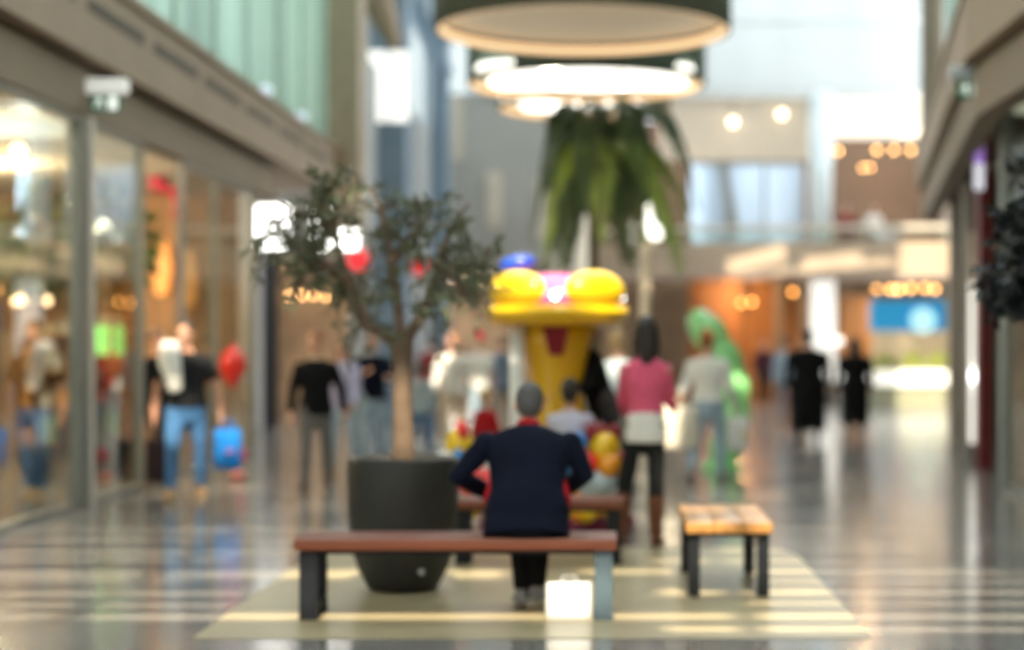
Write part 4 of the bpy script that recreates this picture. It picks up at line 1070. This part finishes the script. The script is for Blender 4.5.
def facing(deg): return R(deg)    # 0 = towards the camera, 180 = away
navy = cloth('navy jacket', (0.0035, 0.0055, 0.017), .2); black_c = cloth('black cloth', (0.005, 0.005, 0.006), .2); char = cloth('charcoal cloth', (0.017, 0.018, 0.02))
denim = cloth('blue denim', (0.06, 0.16, 0.34), .35); pale_denim = cloth('pale denim', (0.36, 0.47, 0.58), .2); white_c = cloth('white cloth', (.80, .78, .74), .04)
grey_c = cloth('grey cloth', (.16, .155, .15)); pinkc = cloth('rose pink knit', (0.74, 0.12, 0.22), .08); redc = cloth('red cloth', (.36, .010, .015)); beige = cloth('beige cloth', (.62, .47, .32))
lil = cloth('lilac white cloth', (.58, .57, .70), .06); ltblue = cloth('light grey blue cloth', (.45, .53, .58)); dkred = cloth('dark red cloth', (.20, .02, .025))
tan_l = mat('tan leather', (.48, .28, .12), .5, noise=.2); brown_l = mat('brown leather', (.16, .05, .02), .4, noise=.2); blk_l = mat('black leather', (.012, .012, .012), .4); white_l = mat('white leather', (.75, .74, .72), .45); grey_l = mat('grey suede', (.3, .3, .3), .7)

# seated man in navy on the long bench, seen from behind
sm = person('seated man in a navy jacket with red collar, seen from behind on the near bench', P(527, 0, 10.12).x, 10.10, facing(180), H=1.72, lean=27, seat=.455, voxel=.008,
            legs=((82, 90, -7), (80, 84, -7)), arms=(('pts', (-.325, -.20, .80), (-.16, -.42, .66)), ('pts', (.405, -.16, .79), (.22, -.42, .66))), head=(0, 18), neck=(-.045, -.045), bulk=1.15, hair=('grey', 'short'),
            top=navy, hem=-.13, bottom=black_c, shoes=grey_l, collar=redc, wide=1.30, belly=.06, skin='rosy', face=True, foot_yaw=(12, 12))
# red waistcoat edge / sleeve lining
o = sm['obj']
for s in (-1, 1):
    mb = MB(); mb.loft([((.20 * s, -.05, .58), .035, .06), ((.215 * s, -.08, .66), .035, .06), ((.20 * s, -.12, .74), .025, .05)], 12); mb.build('red_lining', redc, o, True)
    mb = MB(); 
woman = person('woman in a rose pink top, black leggings and brown boots walking away', P(646, 0, 13.6).x, 13.6, facing(172), H=1.73, voxel=.009,
            legs=((4, 4, 0), (12, 6, 13)), arms=((24, 3, 55), (26, 8, 40)), hair=('dark', 'long'), top=pinkc, hem=.10, undershirt=white_c, bottom=char, boots=brown_l, wide=.84, bulk=.84, skin='tan', face=True, head=(10, 0))
jm = person('man in black t-shirt and blue jeans with a white cloth over his shoulder', P(186, 0, 18).x, 18.0, facing(10), H=1.78, legs=((14, 6, 4), (-10, 8, 4)), arms=((-4, 16, 12), (2, 22, 10)),
            top=char, sleeve='short', hem=-.04, bottom=denim, shoes=tan_l, skin='rosy', hair=('dark', 'short'), wide=1.10, belly=.02, face=True, head=(-15, 12))
t = thing('scarf', 'white cloth hanging over the shoulder of the man in jeans', 'cloth', jm['sp'](-.12, -.02, .56))
MB().loft([((.02, .14, -.14), .08, .03), ((.0, .06, .03), .09, .05), ((-.02, -.06, .05), .10, .06), ((.0, -.17, -.08), .115, .06), ((.04, -.185, -.24), .09, .045), ((.06, -.18, -.38), .07, .03)], 16).build('folded_cloth', white_c, t, True)
bag('blue shopping bag with pink patch in the hand of the man in jeans', jm[1] + Vector((.06, -.0, .02)), .30, .16, .40, cloth('bright blue bag', (.012, .16, .50), .15), R(-15), hl=.10, accent=cloth('pink patch', (.8, .12, .3)))
# balloon beside him
bx = P(233, 0, 20.5).x
t = thing('balloon', 'shiny red balloon floating on a string right of the man in jeans', 'balloon', (bx, 20.5, 0))
bz = P(0, 366, 20.5).z
MB().loft([((0, 0, bz - .25), .012, .012), ((0, 0, bz - .20), .06, .06), ((0, 0, bz - .08), .135, .135), ((0, 0, bz + .06), .155, .155), ((0, 0, bz + .15), .12, .12), ((0, 0, bz + .20), .05, .05)], 20).build('balloon_skin', mat('red balloon skin', (.90, .03, .015), .2, noise=.03, coat=.6), t, True)
MB().loft([((.06, 0, .09), .004, .004), ((.02, 0, .6), .004, .004), ((0, 0, bz - .25), .004, .004)], 6).build('string', white, t)
MB().lathe([(.07, .002), (.09, .06), (.04, .10)], 16, (.06, 0, 0)).build('weight', mat('salmon weight', (.8, .25, .22), .5), t, True)
MB().ball((.09, 0, P(0, 455, 20.5).z), .07, .03, .09).build('tag', mat('raspberry tag', (.65, .04, .12), .5), t, True)
person('person in dark coat stepping out of the shop door behind the man in jeans', -5.02, 20.0, facing(55), H=1.72, legs=((14, 6, 3), (-14, 12, 3)), top=black_c, hem=-.10, bottom=cloth('dark brown cloth', (.05, .035, .03)), shoes=blk_l, skin='rosy', hair=('brown', 'short'))
t = thing('suitcase', 'dark upright suitcase standing behind the legs of the man in jeans', 'suitcase', (P(160, 0, 19.4).x, 19.4, 0), R(12))
MB().rbox(-.15, .15, -.09, .09, .05, .52, .04, 3).build('shell', cloth('plum black shell', (.03, .02, .025)), t, True)
MB().loft([((-.07, .05, .51), .01, .01), ((-.07, .05, .80), .01, .01), ((.07, .05, .80), .01, .01), ((.07, .05, .51), .01, .01)], 8).build('pull_handle', metal, t)
for s in (-1, 1): MB().loft([((s * .12 - .015, 0, .03), .028, .028), ((s * .12 + .015, 0, .03), .028, .028)], 14, Vector((0, 1, 0)), 'flat').build('wheel', black_metal, t)
person('man in open black jacket and grey trousers left of the olive trunk', P(316, 0, 19).x, 19.0, facing(8), H=1.68, legs=((10, 4, 3), (-8, 8, 4)), arms=((6, 14, 12), (-4, 20, 14)), top=black_c, hem=-.08, bottom=grey_c, shoes=blk_l, skin='rosy', hair=('red', 'short'), collar=beige, head=(-20, 14), face=True)
person('person with lavender sleeves and pale jeans just right of the black jacket', P(343, 0, 21.2).x, 21.2, facing(-20), H=1.62, legs=((10, 4, 3), (-10, 10, 3)), arms=((18, 8, 30), (10, 8, 30)), top=cloth('lavender cloth', (.42, .42, .62)), bottom=pale_denim, shoes=tan_l, hair=('brown', 'long'), skin='fair')
nv = person('man in navy jacket holding something before his chest, left of the trunk', P(373, 0, 24).x, 24.0, facing(15), H=1.70, legs=((6, 2, 3), (-6, 6, 3)), arms=((20, 10, 95, 25), (18, 10, 80, 20)), top=navy, hem=-.08, bottom=pale_denim, shoes=blk_l, collar=ltblue, skin='rosy', hair=('brown', 'short'), wide=1.08)
person('child in pale blue top and blue jeans seen right of the olive trunk', P(421, 0, 24.6).x, 24.6, facing(170), H=1.28, hs=1.16, top=ltblue, hem=-.08, bottom=denim, shoes=white_l, hair=('brown', 'short'))
person('person in dark red top standing far back right of the olive trunk', P(432, 0, 31).x, 31.0, facing(180), H=1.72, top=dkred, bottom=grey_c, shoes=blk_l, hair=('dark', 'short'))
person('auburn-haired person in white shirt and cream trousers in the crowd', P(452, 0, 27).x, 27.0, facing(-5), H=1.70, top=white_c, hem=-.10, bottom=beige, shoes=white_l, hair=('red', 'long'), skin='fair', wide=1.05)
person('person with a bright red cap and white top in the crowd', P(479, 0, 28.5).x, 28.5, facing(20), H=1.72, top=white_c, sleeve='short', bottom=pale_denim, shoes=white_l, hair=('brown', 'short'), cap=cloth('red cap', (.75, .03, .06)), skin='fair')
person('person in slate blue coat at the back of the crowd left of the carousel', P(503, 0, 31).x, 31.0, facing(175), H=1.72, top=cloth('slate coat', (.12, .16, .22)), hem=-.10, bottom=grey_c, shoes=blk_l, hair=('brown', 'short'))
person('small child in red top just left of the seated man', P(486, 0, 19.5).x, 19.5, facing(150), H=1.02, hs=1.3, top=redc, bottom=beige, shoes=white_l, hair=('blond', 'short'))
# by the carousel
kid = person('dark-haired child in lilac white top riding the carousel', CX + P(571, 0, 14.2).x - P(557, 0, 14.7).x, 14.02, facing(170), H=1.22, hs=1.25, seat=.56, legs=((75, 80, 8), (75, 80, 8)), arms=((40, 12, 40), (40, 12, 40)), top=lil, bottom=denim, shoes=redc, hair=('dark', 'short'), wide=1.12)
person('adult in black with pale shirt bending over the child on the carousel', P(604, 0, 14.95).x, 14.95, facing(-60), H=1.62, base_z=.18, lean=24, legs=((6, 4, 4), (-6, 8, 4)), arms=((48, 14, 20, 18), (30, 10, 40, 10)), top=black_c, bottom=char, shoes=blk_l, hair=('grey', 'short'), collar=beige, skin='rosy', head=(0, 14), face=True)
person('person in light grey blue shirt between the carousel and the pink woman', P(618, 0, 18.5).x, 18.5, facing(170), H=1.68, top=ltblue, hem=-.08, bottom=cloth('stone trousers', (.45, .42, .38)), shoes=grey_l, hair=('blond', 'short'), wide=1.05)
bl = person('auburn-haired person in white top and pale jeans beside the green inflatable', P(708, 0, 20.2).x, 20.2, facing(160), H=1.70, top=white_c, hem=-.02, bottom=pale_denim, shoes=grey_l, hair=('red', 'bun'), skin='rosy', wide=1.08, arms=((10, 10, 30), ('pts', (.25, .05, 1.14), (.27, .17, 1.00))))
bag('big cream white bag held between the woman in pink and the green inflatable', bl[1] + Vector((-.02, -.02, .02)), .50, .24, .48, cloth('cream canvas', (.85, .76, .62), .05), .2, hl=.07)
bag('white carrier bag with yellow patch hanging before the green inflatable', bl[-1] + Vector((.02, 0, .02)), .26, .16, .38, white_c, .1, hl=.10, accent=cloth('yellow patch', (.9, .6, .02)))
person('broad person in black coat walking away, left of the far couple', P(808, 0, 28.6).x, 28.6, facing(180), H=1.78, legs=((6, 4, 2), (-8, 8, 2)), arms=((8, 9, 14), (-8, 9, 14)), top=black_c, hem=-.72, bottom=black_c, shoes=blk_l, hair=('dark', 'short'), wide=1.52)
person('slimmer person in black walking away, right of the far couple', P(855, 0, 30).x, 30.0, facing(178), H=1.66, legs=((8, 4, 2), (-12, 12, 2)), arms=((8, 9, 14), (-8, 9, 14)), top=black_c, hem=-.66, bottom=black_c, shoes=blk_l, hair=('dark', 'long'), wide=1.36)
person('distant person in light blue top left of the couple in black', P(786, 0, 35).x, 35.0, facing(180), H=1.70, top=cloth('dusty blue cloth', (.30, .38, .46)), bottom=cloth('slate trousers', (.10, .13, .17)), shoes=blk_l, hair=('brown', 'short'), voxel=.012)
person('far person in dark clothes before the orange timber shop', P(764, 0, 45).x, 45.0, facing(0), H=1.70, top=cloth('plum cloth', (.06, .02, .03)), bottom=char, shoes=blk_l, hair=('dark', 'short'), voxel=.012)
person('person in white leaning on the upper balcony', P(873, 0, 49.6).x, 49.4, facing(0), H=1.66, top=white_c, bottom=char, shoes=blk_l, hair=('brown', 'short'), base_z=3.75, voxel=.012)
person('person in dark red on the upper balcony beside the pale column', P(846, 0, 49.6).x, 49.6, facing(10), H=1.70, top=dkred, bottom=char, shoes=blk_l, hair=('dark', 'short'), base_z=3.75, voxel=.012)
# white bag on the floor under the bench
c = P(569, 619, 10.03)
t = thing('paper_bag', 'bright white paper bag standing under the right end of the near bench', 'bag', (c.x, 10.03, 0.004), R(4))
MB().loft([((0, 0, 0), .130, .07), ((0, 0, .01), .132, .072), ((0, 0, .17), .128, .06), ((0, 0, .20), .125, .035)], 24, cap='flat').build('bag_body', mat('bright white paper', (.86, .86, .84), .7, noise=.03), t, True)
for s in (-1, 1): MB().loft([((-.05, s * .02, .195), .004, .004), ((-.03, s * .015, .235), .004, .004), ((.03, s * .015, .235), .004, .004), ((.05, s * .02, .195), .004, .004)], 6).build('handle', white, t)
